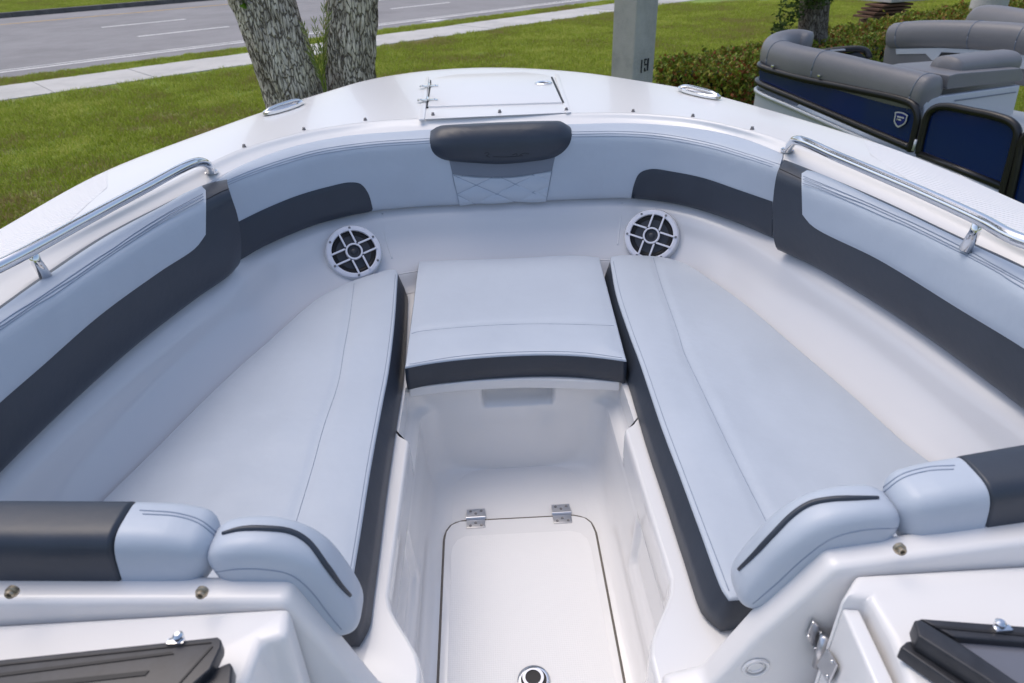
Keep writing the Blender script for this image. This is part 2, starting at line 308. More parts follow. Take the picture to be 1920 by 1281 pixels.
# ================================================================== TREES
def barkmat(name, k):
    m = pbr(name, (.3, .27, .24), .95, spec=.2); nt = m.node_tree; N = nt.nodes; L = nt.links; b = N['Principled BSDF']
    tc = N.new('ShaderNodeTexCoord'); mp = N.new('ShaderNodeMapping'); mp.inputs['Scale'].default_value = (1, 1, .26)
    dn = N.new('ShaderNodeTexNoise'); dn.inputs['Scale'].default_value = 9; dn.inputs['Detail'].default_value = 5; ds = N.new('ShaderNodeVectorMath'); ds.operation = 'MULTIPLY_ADD'; ds.inputs[1].default_value = (.13, .13, .13)
    vo = N.new('ShaderNodeTexVoronoi'); vo.feature = 'DISTANCE_TO_EDGE'; vo.inputs['Scale'].default_value = 36
    cr_ = N.new('ShaderNodeValToRGB'); cr_.color_ramp.elements[0].position = .0; cr_.color_ramp.elements[1].position = .12
    fn = N.new('ShaderNodeTexNoise'); fn.inputs['Scale'].default_value = 42; fn.inputs['Detail'].default_value = 6; fn.inputs['Roughness'].default_value = .7
    pr = N.new('ShaderNodeValToRGB'); e = pr.color_ramp.elements; e[0].position = .3; e[0].color = (.36, .315, .275, 1); e[1].position = .7; e[1].color = (.60, .54, .485, 1)
    lg = N.new('ShaderNodeTexNoise'); lg.inputs['Scale'].default_value = 3.4; lg.inputs['Detail'].default_value = 8; lg.inputs['Roughness'].default_value = .72
    lr = N.new('ShaderNodeValToRGB'); lr.color_ramp.elements[0].position = .36; lr.color_ramp.elements[0].color = (.55*k, .51*k, .48*k, 1); lr.color_ramp.elements[1].position = .62; lr.color_ramp.elements[1].color = (1.25*k, 1.23*k, 1.19*k, 1)
    m1 = N.new('ShaderNodeMix'); m1.data_type = 'RGBA'; m1.inputs[6].default_value = (.15, .122, .10, 1); m2 = N.new('ShaderNodeMix'); m2.data_type = 'RGBA'; m2.blend_type = 'MULTIPLY'; m2.inputs[0].default_value = 1
    L.new(tc.outputs['Object'], mp.inputs[0]); L.new(mp.outputs[0], dn.inputs['Vector']); L.new(dn.outputs['Color'], ds.inputs[0]); L.new(mp.outputs[0], ds.inputs[2]); L.new(ds.outputs[0], vo.inputs['Vector']); L.new(vo.outputs['Distance'], cr_.inputs[0])
    L.new(mp.outputs[0], fn.inputs['Vector']); L.new(fn.outputs['Fac'], pr.inputs[0]); L.new(tc.outputs['Object'], lg.inputs['Vector']); L.new(lg.outputs['Fac'], lr.inputs[0])
    L.new(cr_.outputs[0], m1.inputs[0]); L.new(pr.outputs[0], m1.inputs[7]); L.new(m1.outputs[2], m2.inputs[6]); L.new(lr.outputs[0], m2.inputs[7]); L.new(m2.outputs[2], b.inputs['Base Color'])
    bp = N.new('ShaderNodeBump'); bp.inputs['Strength'].default_value = 1; bp.inputs['Distance'].default_value = .016; L.new(cr_.outputs[0], bp.inputs['Height'])
    b2 = N.new('ShaderNodeBump'); b2.inputs['Strength'].default_value = .6; b2.inputs['Distance'].default_value = .008; L.new(fn.outputs['Fac'], b2.inputs['Height']); L.new(bp.outputs[0], b2.inputs['Normal']); L.new(b2.outputs[0], b.inputs['Normal']); return m
BARK = barkmat('oak_bark', 1.5); BARKD = barkmat('dark_bark', .5)
def trunk(name, P, rad, parent, k=150, n=170, amp=.022, seed=0, mat=None):
    P = cr(P, n); r = np.interp(np.linspace(0, 1, n), np.linspace(0, 1, len(rad)), rad); V, F = tube_vf(P, r, k, False); V = np.array(V)
    for i in range(n):
        for a in range(k):
            v = V[i*k+a]; d = v-P[i]; d = d/(np.linalg.norm(d)+1e-9); t = 2*math.pi*a/k; z = P[i][2]
            f = noise.noise(Vector((math.cos(t)*9+seed, math.sin(t)*9, z*2.6))); g = noise.noise(Vector((math.cos(t)*26, math.sin(t)*26+seed, z*9))); b = noise.noise(Vector((math.cos(t)*1.6+seed, math.sin(t)*1.6, z*1.1)))
            V[i*k+a] = v+d*(amp*(1-2.2*abs(f))+amp*.55*g+b*r[i]*.13)
    return mesh(name, V, F, mat or BARK, parent)
LEAF = leafmat('oak_leaves', [(.03, .055, .014), (.05, .085, .02), (.085, .125, .03)], 3)
def leaves(name, cs, n, size, mat, parent, flat=.5):
    V = []; F = []
    for i in range(n):
        c, R = cs[rng.integers(len(cs))]; d = rng.normal(size=3); d /= np.linalg.norm(d); p = np.array(c)+d*np.array(R)*rng.random()**.45
        a = rng.normal(size=3); a[2] *= flat; a /= np.linalg.norm(a); b = np.cross(a, rng.normal(size=3)); b /= np.linalg.norm(b); s = size*(.6+.8*rng.random()); o = len(V)
        V += [p-a*s, p+b*s*.42, p+a*s, p-b*s*.42]; F.append((o, o+1, o+2, o+3))
    o = mesh(name, V, F, mat, parent, smooth=False); o['kind'] = 'stuff'; return o
TY = 6.2
oak = empty('oak_tree', (0, 0, 0)); tag(oak, 'grey oak with two thick trunks in a V beyond the bow', 'tree')
oak.location = tuple(np.r_[aty(600, 250, TY)[:2], GZ]); OB = np.array(oak.location)
_loc = lambda P: [np.array(p)-OB for p in P]
trunk('trunk', _loc([(aty(612, 260, TY)[0]+.05, TY, GZ-.1), aty(590, 300, TY), aty(558, 190, TY), aty(520, 80, TY), aty(482, -30, TY), aty(430, -200, TY-.2), aty(330, -600, TY-.5)]), [.38, .36, .235, .232, .235, .22, .15], oak, seed=3)
trunk('trunk', _loc([(aty(630, 260, TY)[0], TY+.1, GZ-.1), aty(652, 300, TY+.1), aty(657, 170, TY+.1), aty(660, 60, TY+.1), aty(666, -60, TY+.1), aty(690, -250, TY+.2), aty(760, -700, TY+.6)]), [.32, .30, .190, .185, .188, .18, .13], oak, seed=9)
leaves('crown', [((-2.6, .6, 6.4), (1.6, 1.6, 1.0)), ((.6, .9, 6.9), (1.7, 1.6, 1.1)), ((-1.0, 2.2, 7.4), (2.0, 1.6, 1.2)), ((2.4, 2.4, 6.6), (1.6, 1.4, .9)), ((-3.6, 2.2, 6.8), (1.4, 1.5, .9))], 9000, .075, LEAF, oak)
sprig = leaves('sprig', [((aty(462, 10, TY-.2)-OB), (.035, .04, .05))], 26, .05, leafmat('fresh_leaves', [(.10, .22, .02), (.16, .30, .03), (.22, .36, .05)], 8), oak)
# palm seedling growing in the fork
palm = empty('palm_seedling', tuple(aty(612, 200, TY-.14))); tag(palm, 'thin green palm seedling growing in the fork of the trunks', 'plant'); PB = np.array(palm.location)
PGR = leafmat('palm_green', [(.20, .26, .05), (.30, .36, .08), (.42, .40, .14)], 10)
for j, (b, mid, tip, nl) in enumerate([((611, 200), (600, 110), (588, 30), 9), ((612, 195), (606, 95), (608, 0), 10), ((610, 180), (590, 110), (566, 40), 9), ((612, 170), (605, 100), (618, 20), 8), ((611, 190), (595, 120), (575, 95), 6)]):
    st = cr([aty(*b, TY-.14-.02*j), aty(*mid, TY-.16-.02*j), aty(*tip, TY-.14-.03*j)], 24)-PB; m = MB().tube(st, np.linspace(.006, .0025, 24), 5)
    for q in range(nl):
        i = 8+int(q*15/nl); t = st[min(i+1, 23)]-st[i-1]; t /= np.linalg.norm(t)
        for sd_ in (-1, 1):
            d = t*.75+np.array([sd_*.38, -.1, .1]); L_ = .13*(1-.5*q/nl)
            w = np.array([0, 0, .005]) if abs(d[2]) < .5 else np.array([.005, .003, 0]); p = st[i]
            m.add([p-w*.4, p+d*L_*.5-w, p+d*L_, p+d*L_*.5+w], [(0, 1, 2, 3)])
    m.build('frond', PGR, palm)
# small tree behind the hedge
YT = 10.6
sm = empty('small_tree', tuple(np.r_[aty(1522, 60, YT)[:2], GZ])); tag(sm, 'dark slender tree trunk rising behind the hedge', 'tree'); SB = np.array(sm.location)
trunk('trunk', [np.array([0, 0, -.1]), aty(1520, 120, YT)-SB, aty(1522, 60, YT)-SB, aty(1527, 0, YT)-SB, aty(1530, -60, YT)-SB, aty(1540, -260, YT)-SB], [.24, .2, .185, .20, .185, .12], sm, k=70, n=90, amp=.02, seed=5, mat=BARKD)
leaves('crown', [((-.4, 0, 4.6), (1.1, 1.1, .8)), ((.9, .6, 5.0), (1.1, 1.1, .8))], 2600, .07, LEAF, sm)
leaves('low_twigs', [(aty(1478, 30, YT-.2)-SB, (.22, .2, .26)), (aty(1495, 5, YT-.2)-SB, (.2, .2, .22)), (aty(1462, 55, YT-.2)-SB, (.12, .2, .12)), (aty(1535, 0, YT-.25)-SB, (.2, .2, .12))], 620, .035, LEAF, sm)
# ================================================================== HEDGE
HLF = leafmat('hedge_leaves', [(.30, .09, .035), (.10, .14, .022), (.16, .23, .03), (.25, .32, .04), (.34, .24, .05)], 7, .38, .2)
h0 = atz(1236, 118, -.18)[:2]; h1 = atz(1640, 42, -.18)[:2]; hd = (h1-h0)/np.linalg.norm(h1-h0); hn = np.array([hd[1], -hd[0]])   # hn points back to the boat
def hedge(name, a, L, wid, zt, n, label, size=.058):
    e = empty(name, (a[0], a[1], GZ)); tag(e, label, 'hedge'); V = []; F = []
    for i in range(n):
        s = rng.random()*L; w = rng.random()*wid; top = zt-GZ+.13*noise.noise(Vector((s*1.9, w*2, 3)))+.09*noise.noise(Vector((s*6, w*6, 1)))
        t = rng.random()
        if t < .62: z = top-abs(rng.normal())*.07
        else: z = rng.random()*top; w = wid*(1 if rng.random() < .8 else 0)+rng.normal()*.06
        if rng.random() < .1: s = rng.normal()*.07; z = rng.random()*top
        p = np.r_[hd*s+hn*(w), z]; a_ = np.r_[rng.normal(size=2), .5+rng.random()]; a_ /= np.linalg.norm(a_); b = np.cross(a_, rng.normal(size=3)); b /= np.linalg.norm(b); q = size*(.6+.7*rng.random()); o = len(V)
        c = np.cross(a_, b)*q*.12
        V += [p-a_*q*.5, p+b*q*.34+c, p+a_*q*.5, p-b*q*.34+c]; F += [(o, o+1, o+2), (o, o+2, o+3)]
    f = mesh('foliage', V, F, HLF, e, smooth=False); f['kind'] = 'stuff'
    core = MB()
    for j in range(int(L/.3)): 
        p = np.r_[hd*(j*.3+.15)+hn*(wid*.5), 0]; core.tube([p, p+np.array([.03, .02, (zt-GZ)*.8])], [.02, .008], 5)
    core.build('stems', BARK, e)
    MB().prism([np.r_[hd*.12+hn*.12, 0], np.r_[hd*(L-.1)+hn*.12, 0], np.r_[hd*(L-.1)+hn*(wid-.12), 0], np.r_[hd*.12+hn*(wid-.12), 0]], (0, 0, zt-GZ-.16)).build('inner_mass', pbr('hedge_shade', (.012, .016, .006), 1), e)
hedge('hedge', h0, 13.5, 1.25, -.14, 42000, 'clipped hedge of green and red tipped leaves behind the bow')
# ================================================================== POST WITH STENCILLED NUMBER
PY = 6.6
pc = aty(1189, 70, PY); post = empty('concrete_post', (pc[0], pc[1], GZ)); tag(post, 'square weathered concrete post with stencilled black 19', 'post')
PCON = ground_mat('weathered_post_concrete', (.50, .475, .445), (.38, .365, .345), (.56, .53, .495), 3.2)
view = np.array([pc[0]-CAM[0], pc[1], 0]); view /= np.linalg.norm(view); va = math.atan2(view[1], view[0])-math.pi/2+R_(47)
PM = np.array([[math.cos(va), -math.sin(va), 0], [math.sin(va), math.cos(va), 0], [0, 0, 1.]]); HS = .273
MB().box((0, 0, 2.9), HS, HS, 6.2, PM, .018).build('shaft', PCON, post, smooth=False)
nrm = PM@np.array([0, -1., 0]) if np.dot(PM@np.array([0, -1., 0]), np.array([1, 0, 0])) > 0 else PM@np.array([-1., 0, 0])
faces_ = [PM@np.array(v, float) for v in ((0, -1, 0), (1, 0, 0), (-1, 0, 0), (0, 1, 0))]
nrm = max(faces_, key=lambda v: -np.dot(v, view)*1.0+v[0]*.9)
BLKP = pbr('stencil_black', (.012, .012, .016), .6)
def onpost(x, y): return atpl(x, y, pc+nrm*(HS/2+.003), nrm)-np.array(post.location)
def pq(name, quads):
    m = MB()
    for q in quads: m.prism([onpost(*p) for p in q], nrm*.0012)
    m.build(name, BLKP, post, smooth=False)
o_ = lambda q: [(1140+x/10.675, 40+y/10.675) for x, y in q]
pq('digit', [o_([(668, 770), (692, 770), (675, 1035), (650, 1035)])])
pq('digit', [o_([(728, 752), (778, 745), (774, 778), (726, 788)]), o_([(790, 742), (826, 736), (802, 985), (772, 990)]), o_([(726, 790), (748, 786), (744, 850), (720, 855)]), o_([(724, 858), (776, 850), (772, 880), (722, 888)]), o_([(720, 935), (738, 925), (760, 990), (742, 1008), (716, 1006)])])
# stack of boards with a slab, far behind the hedge
YP = 15.5
tb = empty('timber_stack', tuple(np.r_[aty(1660, 20, YP)[:2], GZ])); tag(tb, 'brown timber boards piled under a pale slab behind the hedge', 'lumber'); TB = np.array(tb.location)
WOOD = ground_mat('brown_timber', (.13, .065, .04), (.08, .04, .026), (.17, .09, .055), 3)
zb = aty(1655, 30, YP)[2]-GZ
for i in range(4):
    MB().box((.05*i-.1, 0, zb+.02+i*.066), .95-.05*i, .5, .042, np.array([[.95, -.3, 0], [.3, .95, 0], [0, 0, 1.]]), .008).build('board', WOOD, tb, smooth=False)
MB().box((-.1, .05, zb*.5-.05), .6, .4, zb*.98, None, .01).build('block', WOOD, tb, smooth=False)
MB().box((.45, .35, zb+.31), 1.5, 1.0, .07, np.array([[.95, -.3, 0], [.3, .95, 0], [0, 0, 1.]]), .015).build('slab', CONC, tb, smooth=False)
for (px, rad, ht, lab, nm) in ((1855, .3, 3.2, 'pale round concrete post behind the furthest grey seat back', 'bollard'),):
    q = aty(px, 6, 13.5); b_ = empty(nm, (q[0], q[1], GZ)); tag(b_, lab, 'post')
    MB().lathe((0, 0, 0), (0, 0, 1), [(rad, 0), (rad, ht-.1), (rad-.03, ht)], 28).build('shaft', CONC, b_)
q = aty(1915, 0, 16.5); bt = empty('broad_tree', (q[0], q[1], GZ)); tag(bt, 'dark leafy tree filling the top right corner', 'tree')
trunk('trunk', [(0, 0, -.1), (.02, 0, 1.0), (0, .05, 2.2), (.1, 0, 3.4)], [.25, .2, .17, .1], bt, k=40, n=40, amp=.012, mat=BARKD)
leaves('crown', [((.8, 0, 2.5), (1.3, 1.1, 1.4)), ((.6, .2, 3.6), (1.5, 1.3, 1.0)), ((2.1, .4, 2.6), (1.3, 1.1, 1.4))], 5200, .085, LEAF, bt)
# ================================================================== THE BOAT (bow cockpit)
boat = empty('motorboat', (0, 1.2, GZ)); tag(boat, 'white open bow motorboat with pale blue grey and charcoal upholstery', 'boat')
BO = np.array(boat.location)
class _P:                                     # parts are made in world space, then hung on the boat
    pass
def hang(o, parent=boat):
    o.parent = parent; o.matrix_parent_inverse = Matrix.Translation(-Vector(BO)) if parent is boat else Matrix.Identity(4); return o
def X(p, z): return [np.array([a, b, z]) for a, b in p]
n_ = 220
ZD = .80
# ---- ring curves round the cockpit, port quarter -> bow -> starboard quarter
R0 = cr(X([(-1.22, -1.5), (-1.22, .3), (-1.20, 1.0)], ZD-.01)+zz([(0, 430), (200, 320), (400, 243), (490, 211), (600, 176), (700, 148), (800, 133), (900, 127), (1000, 129), (1100, 137), (1200, 152), (1300, 169), (1406, 196), (1575, 246), (1699, 288), (1912, 379)], ZD-.01)+X([(1.18, .9), (1.20, .3), (1.20, -1.5)], ZD-.01), n_)
R1 = cr(X([(-1.07, -1.5), (-1.07, .3), (-1.05, .9)], ZD)+zz([(0, 502), (100, 452), (200, 402), (300, 352), (405, 300), (458, 278), (570, 247), (685, 229), (812, 221), (937, 216), (1062, 212), (1187, 212), (1299, 221), (1410, 245), (1475, 266), (1550, 294), (1650, 335), (1750, 378), (1850, 425), (1920, 460)], ZD)+X([(1.04, .9), (1.06, .3), (1.06, -1.5)], ZD), n_)
A_L = [(425, 338), (385, 347), (300, 388), (200, 440), (100, 505), (0, 576)]; A_R = [(1472, 301), (1526, 322), (1650, 375), (1800, 446), (1920, 501)]
A_F = [(405, 340), (440, 318), (480, 300), (550, 276), (650, 256), (750, 248), (806, 244), (938, 238), (1072, 234), (1162, 232), (1240, 235), (1332, 246), (1404, 264), (1469, 290)]
R2 = cr(X([(-1.02, -1.5), (-1.02, .3), (-1.0, .85)], .775)+zz(A_L[::-1][:-1]+A_F[1:-1]+A_R, .775)+X([(1.0, .85), (1.02, .3), (1.02, -1.5)], .775), n_)
o0 = outward(R0); o2 = outward(R2)
fl = lambda t: R0*(1-t)+R1*t
dk = [R0+o0*.018+[0, 0, -.075], R0+o0*.022+[0, 0, -.035], R0+o0*.016+[0, 0, -.010], R0+[0, 0, 0.]]+[fl(t)+np.array([0, 0, .006*math.sin(math.pi*t)]) for t in (.05, .2, .4, .6, .8, .95)]+[R1]
hang(loft('deck', dk, GEL, sharp=50))
cm = prof([R1+[0, 0, -.0003], R1-o2*.010+[0, 0, -.0022], R1*.62+R2*.38+[0, 0, -.004], R1*.2+R2*.8+[0, 0, -.004], R2+[0, 0, -.004], R2+o2*.02+[0, 0, -.03], R2+o2*.045+[0, 0, -.12]], 22)
CMV, CMF = grid(cm); TCM = bvh(CMV, CMF); TDK = bvh(*grid(dk)); hang(mesh('coaming', CMV, CMF, GEL))
# hull sides
hu = [R0+o0*.016+[0, 0, -.07], R0+o0*.006+[0, 0, -.2]]
for k, (z, s, yb) in enumerate(((.25, .93, .1), (-.2, .8, .28), (-.6, .58, .5), (-.8, .3, .75), (-.97, .02, 1.0))):
    q = R0.copy(); q[:, 0] *= s; q[:, 1] = np.where(q[:, 1] > 0, q[:, 1]-yb*sstep(.5, 3.4, q[:, 1]), q[:, 1]); q[:, 2] = z; hu.append(q)
hang(loft('hull', hu, GEL)); hang(tube('rub_rail', (R0+o0*.02+[0, 0, -.078]), .017, WPL, k=8))
# ribbed non-skid on the side decks
for sgn in (-1, 1):
    idx = [i for i in range(n_) if R0[i][0]*sgn > 0 and R0[i][1] < 2.15 and R0[i][1] > -1.3]; idx.sort(key=lambda i: -R0[i][1]); cs = []
    for t0, t1 in ((.03, .03), (.25, .25), (.5, .5), (.75, .75), (.96, .96)):
        c = []
        for q, i in enumerate(idx): 
            w = min(1, q/2); t = .5+(t0-.5)*w; c.append(R0[i]*(1-t)+R1[i]*t+np.array([0, 0, .006*math.sin(math.pi*t)+.0005]))
        cs.append(np.array(c))
    hang(loft('nonskid_panel', cs, NSK[sgn]))
# ---- anchor locker lid on the foredeck
LZ = ZD+.009
lid = hang(MB().prism(zz([(802, 199), (809, 152), (816, 146), (856, 139), (983, 135), (1028, 141), (1033, 145), (1054, 191)], LZ), (0, 0, -.008)).build('locker_lid', GEL, bevel=.003))
for q in ([(785, 224), (796, 223), (804, 144), (799, 144)], [(1061, 211), (1071, 210), (1047, 139), (1040, 139)]):
    hang(MB().prism(zz(q, ZD+.005), (0, 0, -.005)).build('deck_ridge', GEL, bevel=.0022))
hang(MB().prism(zz([(799, 201), (806.5, 150), (808.5, 150), (803, 201)], ZD+.0065), (0, 0, -.004)).build('lid_gap', BLK, smooth=False)); hang(MB().prism(zz([(1055, 192), (1033, 144), (1036, 144), (1058, 192)], ZD+.0065), (0, 0, -.004)).build('lid_gap', BLK, smooth=False))
hang(MB().prism(zz([(797, 223), (803, 200), (1055, 192), (1062, 211)], ZD+.003), (0, 0, -.0028)).build('lid_step', GEL, bevel=.0012))
for (x, y) in ((804, 161), (801.5, 187)):
    m = MB(); c = atz(x, y, LZ+.003); w = .034
    for s in (-1, 1): m.box(c+np.array([s*.021, 0, -.001]), .034, .028, .004, None, .001)
    m.tube([c+np.array([0, -.02, .003]), c+np.array([0, .02, .003])], .005, 10)
    for s in (-1, 1):
        for t in (-.008, .008): m.lathe(c+np.array([s*.026, t, .001]), (0, 0, 1), [(.0035, 0), (.0025, .0015), (0, .0018)], 8)
    hang(m.build('lid_hinge', CHR))
c = atz(1019, 157, LZ); la = hang(MB().lathe(c, (0, 0, 1), [(.036, .0), (.036, .003), (.032, .006), (.022, .005), (.019, .001)], 28, ring=True).build('lid_latch', CHR)); hang(MB().lathe(c+[.002, 0, 0], (0, 0, 1), [(.0185, .001), (.0185, .0025), (.0, .003)], 20).build('keyhole', BLK), la)
# ---- snap studs round the coaming
for (x, y) in [(458, 276), (570, 244), (685, 226), (812, 218), (937, 213), (1062, 209), (1187, 210), (1299, 219), (1410, 243)]:
    p = atz(x, y, ZD); p[2] = ZD+(.004 if 790 < x < 1070 else 0)
    hang(MB().lathe(p, (0, 0, 1), [(.0065, -.003), (.0065, .003), (.0045, .004), (.005, .008), (.003, .0095)], 10).build('snap_stud', SNAP))
# ---- recessed mooring cleats
for (a, b) in (((496, 217), (567, 193)), ((1273, 167), (1349, 187))):
    p, q = atz(*a, ZD), atz(*b, ZD); c = (p+q)/2; u = (q-p)/2; v = np.cross([0, 0, 1.], u); v = v/np.linalg.norm(v)*.034; m = MB(); L_ = np.linalg.norm(u)
    def el(s, z): return np.array([c+u*s*math.cos(t)*(1)+v*(s-(1-s)*.5 if s < 1 else s)*math.sin(t)+[0, 0, z] for t in np.linspace(0, 2*math.pi, 48, endpoint=False)])
    V, F = grid([el(1.0, .002), el(.99, .011), el(.93, .014), el(.84, .011), el(.80, .005)], True); m.add(V, F)
    cl = hang(m.build('cleat', CHR)); u1 = u/L_
    bar = [c-u*.93+[0, 0, .008], c-u*.7+[0, 0, .016], c+[0, 0, .019], c+u*.7+[0, 0, .016], c+u*.93+[0, 0, .008]]; hang(tube('cleat_bar', cr(bar, 20), [.007]*20, CHR, k=10), cl)
    V, F = grid([el(.82, .0055), el(.5, .0045), el(.02, .004)], True); hang(mesh('cleat_well', V, F, STL), cl)
# ---- hand rails
for pts, foot, pos, ext in (([(371, 304), (262, 358), (150, 418), (37, 480)], [(394, 322), (390, 310)], (58, 468), [(-1.03, .9), (-1.05, .3)]), ([(1496, 263), (1575, 296), (1725, 360), (1838, 412), (1920, 453)], [(1478, 281), (1483, 270)], (1836, 411), [(1.02, .95), (1.045, .3)])):
    ZR = .846; h = cast(TCM, *foot[0]); P = [h[0]-[0, 0, .004] if h else atz(*foot[0], .785), atz(*foot[1], .822)]+zz(pts, ZR)+X(ext, ZR); ra = hang(tube('hand_rail', cr(P, 120), .0125, CHR, k=20))
    hang(MB().lathe(P[0]+[0, 0, .004], (0, 0, 1), [(.021, -.004), (.021, .002), (.016, .005)], 20).build('rail_base', CHR), ra)
    for q in (atz(*pos, ZR), np.array([ext[1][0], .45, ZR])):
        hang(tube('rail_post', [q, q+[0, 0, -.025], q+[np.sign(q[0])*-.008, 0, -.065]], [.0095, .0100, .0118], CHR, k=16), ra)
# ---- bolster pads
def pad(name, A, B, C, mat, n=120, bulge=.007, rim=None):
    A, B, C = cr(A, n), cr(B, n), cr(C, n); o = outward(C); z = np.array([0, 0, 1.]); L = lambda t: C*(1-t)+B*t
    rows = prof([C+o*.055+z*.022, C+o*.012-z*.0005, C-o*.002+z*.010, L(.3)-o*bulge, L(.7)-o*bulge, B-o*.001-z*.004, B*.5+A*.5+z*.007, A+z*.002, A+o*.03-z*.02], 30)
    V, F = grid(rows); m = len(rows); V = list(V)
    F = list(F)+[tuple(i*n for i in range(m)), tuple(i*n+n-1 for i in range(m))]
    ob = hang(mesh(name, V, F, mat, sharp=60))
    if rim:
        ob.data.materials.append(DRK)
        for p in ob.data.polygons:
            i, j = divmod(p.index, n-1)
            if p.index < (m-1)*(n-1) and i < 9 and (C[j][0] < rim[0] or C[j][0] > rim[1]): p.material_index = 1
    return ob, bvh(V, F)
B_F = [(414, 349), (440, 337), (480, 321), (540, 301), (600, 285), (700, 271), (806, 264), (938, 257), (1072, 252), (1160, 251), (1240, 256), (1332, 273), (1404, 294), (1462, 313)]
C_F = [(449, 492), (500, 463), (550, 440), (600, 421), (650, 408), (700, 398), (780, 390), (860, 386), (1025, 378), (1180, 374), (1240, 380), (1300, 393), (1380, 420), (1450, 450)]
C_L = [(449, 501), (431, 520), (375, 559), (262, 647), (150, 747), (15, 880)]; C_R = [(1455, 470), (1522, 501), (1612, 554), (1725, 629), (1837, 711), (1920, 775)]
B_L = [(430, 360), (385, 378), (300, 424), (200, 489), (100, 555), (0, 620)]; B_R = [(1458, 322), (1505, 342), (1650, 402), (1800, 474), (1920, 543)]
ZB, ZC = .765, .54
fpad, TF = pad('bow_bolster', zz(A_F, .778), zz(B_F, ZB), zz(C_F, ZC), VIN, n=160, rim=(atz(690, 398, ZC)[0], atz(1192, 374, ZC)[0])); fpad['label'] = 'pale curved bolster across the bow'
lpad, TL = pad('side_bolster', zz(A_L, .782)+X([(-.985, .8), (-1.0, .3)], .782), zz(B_L, ZB+.006)+X([(-.955, .75), (-.97, .3)], ZB+.006), zz(C_L, ZC)+X([(-.95, .6), (-.96, .3)], ZC), DRK, bulge=.014); lpad['label'] = 'port side bolster, charcoal with pale upper panel'
rpad, TR = pad('side_bolster', zz(A_R, .782)+X([(.985, .8), (1.0, .3)], .782), zz(B_R, ZB+.006)+X([(.955, .75), (.97, .3)], ZB+.006), zz(C_R, ZC)+X([(.95, .6), (.96, .3)], ZC), DRK, bulge=.014); rpad['label'] = 'starboard side bolster, charcoal with pale upper panel'
def panel(name, tree, top, bot, mat, parent, lift=.004, n=70, m=12, puff=None):
    T = cr([(x, y, 0) for x, y in top], n); Bq = cr([(x, y, 0) for x, y in bot], n); rows = []
    edge = lambda t: lift*(1-(2*t-1)**10)
    for j in range(m):
        t = j/(m-1); r = []
        for i in range(n):
            p = T[i]*(1-t)+Bq[i]*t; h = cast(tree, p[0], p[1]) 
            if h is None: h = (r[-1], np.array([0, 0, 0])) if r else (atz(p[0], p[1], .7), np.array([0, 0, 0]))
            e = max(.0012, min(edge(t), edge(i/(n-1)))) if t not in (0, 1) else .0012
            if puff: e = .0012+puff(p[0], p[1])
            r.append(h[0]+h[1]*e)
        rows.append(np.array(r))
    return hang(loft(name, rows, mat), parent)
def seams(name, tree, lists, mat, parent, r=.0011, n=60, lift=.0002):
    for l in lists:
        P = castl(tree, l, n, lift)
        if len(P) > 3:
            d = np.linalg.norm(np.diff(P, axis=0), axis=1); P = P[np.r_[True, d < .1]]
            for _ in range(4): P[1:-1] = (P[:-2]+2*P[1:-1]+P[2:])/4
            hang(tube(name, P, r, mat, k=6), parent)
# charcoal inserts at both ends of the bow bolster
panel('charcoal_insert', TF, [(442, 418), (500, 390), (560, 366), (620, 349), (655, 342), (676, 345), (690, 362), (700, 396)], [(450, 487), (500, 458.5), (550, 435.5), (600, 417), (635, 408), (660, 402.5), (680, 399.5), (699.5, 397)], DRK, fpad)
panel('charcoal_insert', TF, [(1183, 373), (1189, 345), (1199, 325), (1220, 317), (1262, 322), (1320, 334), (1385, 356), (1449, 378)], [(1185, 372.5), (1205, 371), (1225, 371.5), (1250, 374), (1285, 381), (1330, 394), (1385, 415), (1448, 443)], DRK, fpad)
# quilted centre, grey band, head pillow
panel('grey_band', TF, [(842, 300), (890, 304), (938, 306), (990, 302), (1041, 293)], [(848.5, 327), (890, 331), (938, 333), (990, 328), (1035, 320)], GRYV, fpad, lift=.0025)
qa = lambda x, y: .0055*(abs(math.sin(math.pi*(y-.43*x+37)/34))*abs(math.sin(math.pi*(y+.48*x-775)/34)))**.5
panel('quilted_panel', TF, [(849.5, 329), (890, 332.5), (938, 334.5), (990, 329.5), (1033.5, 321.5)], [(862, 383.5), (900, 380.5), (940, 378.5), (985, 377), (1023.5, 376)], VIN, fpad, n=120, m=50, puff=qa)
seams('quilt_seam', TF, [[(848, 327), (862, 385)], [(1035, 320), (1024, 378)], [(853, 336), (868, 329)], [(857, 364), (925, 332)], [(859, 366), (895, 384)], [(851, 329), (965, 378)], [(900, 381), (1000, 327)], [(938, 332), (1024, 373)], [(998, 328), (1029, 343)], [(965, 377), (1028, 346)]], VINS, fpad, r=.0012, n=30, lift=.0017)
L3 = lambda l, d: [(x, y+d) for x, y in l]
for dz in (-4.5, 0, 4.5):
    seams('top_seam', TF, [L3(B_F[:7], dz), L3(B_F[8:], dz)], VINS, fpad, r=.0010, n=90)
hp = [(807, 246), (806, 268), (812, 286), (826, 297), (845, 302), (890, 306), (938, 308), (990, 304), (1037, 296), (1056, 285), (1068, 270), (1072, 255), (1070, 239), (1062, 234)]
top_ = [(1040, 233), (938, 236), (840, 241), (816, 243)]
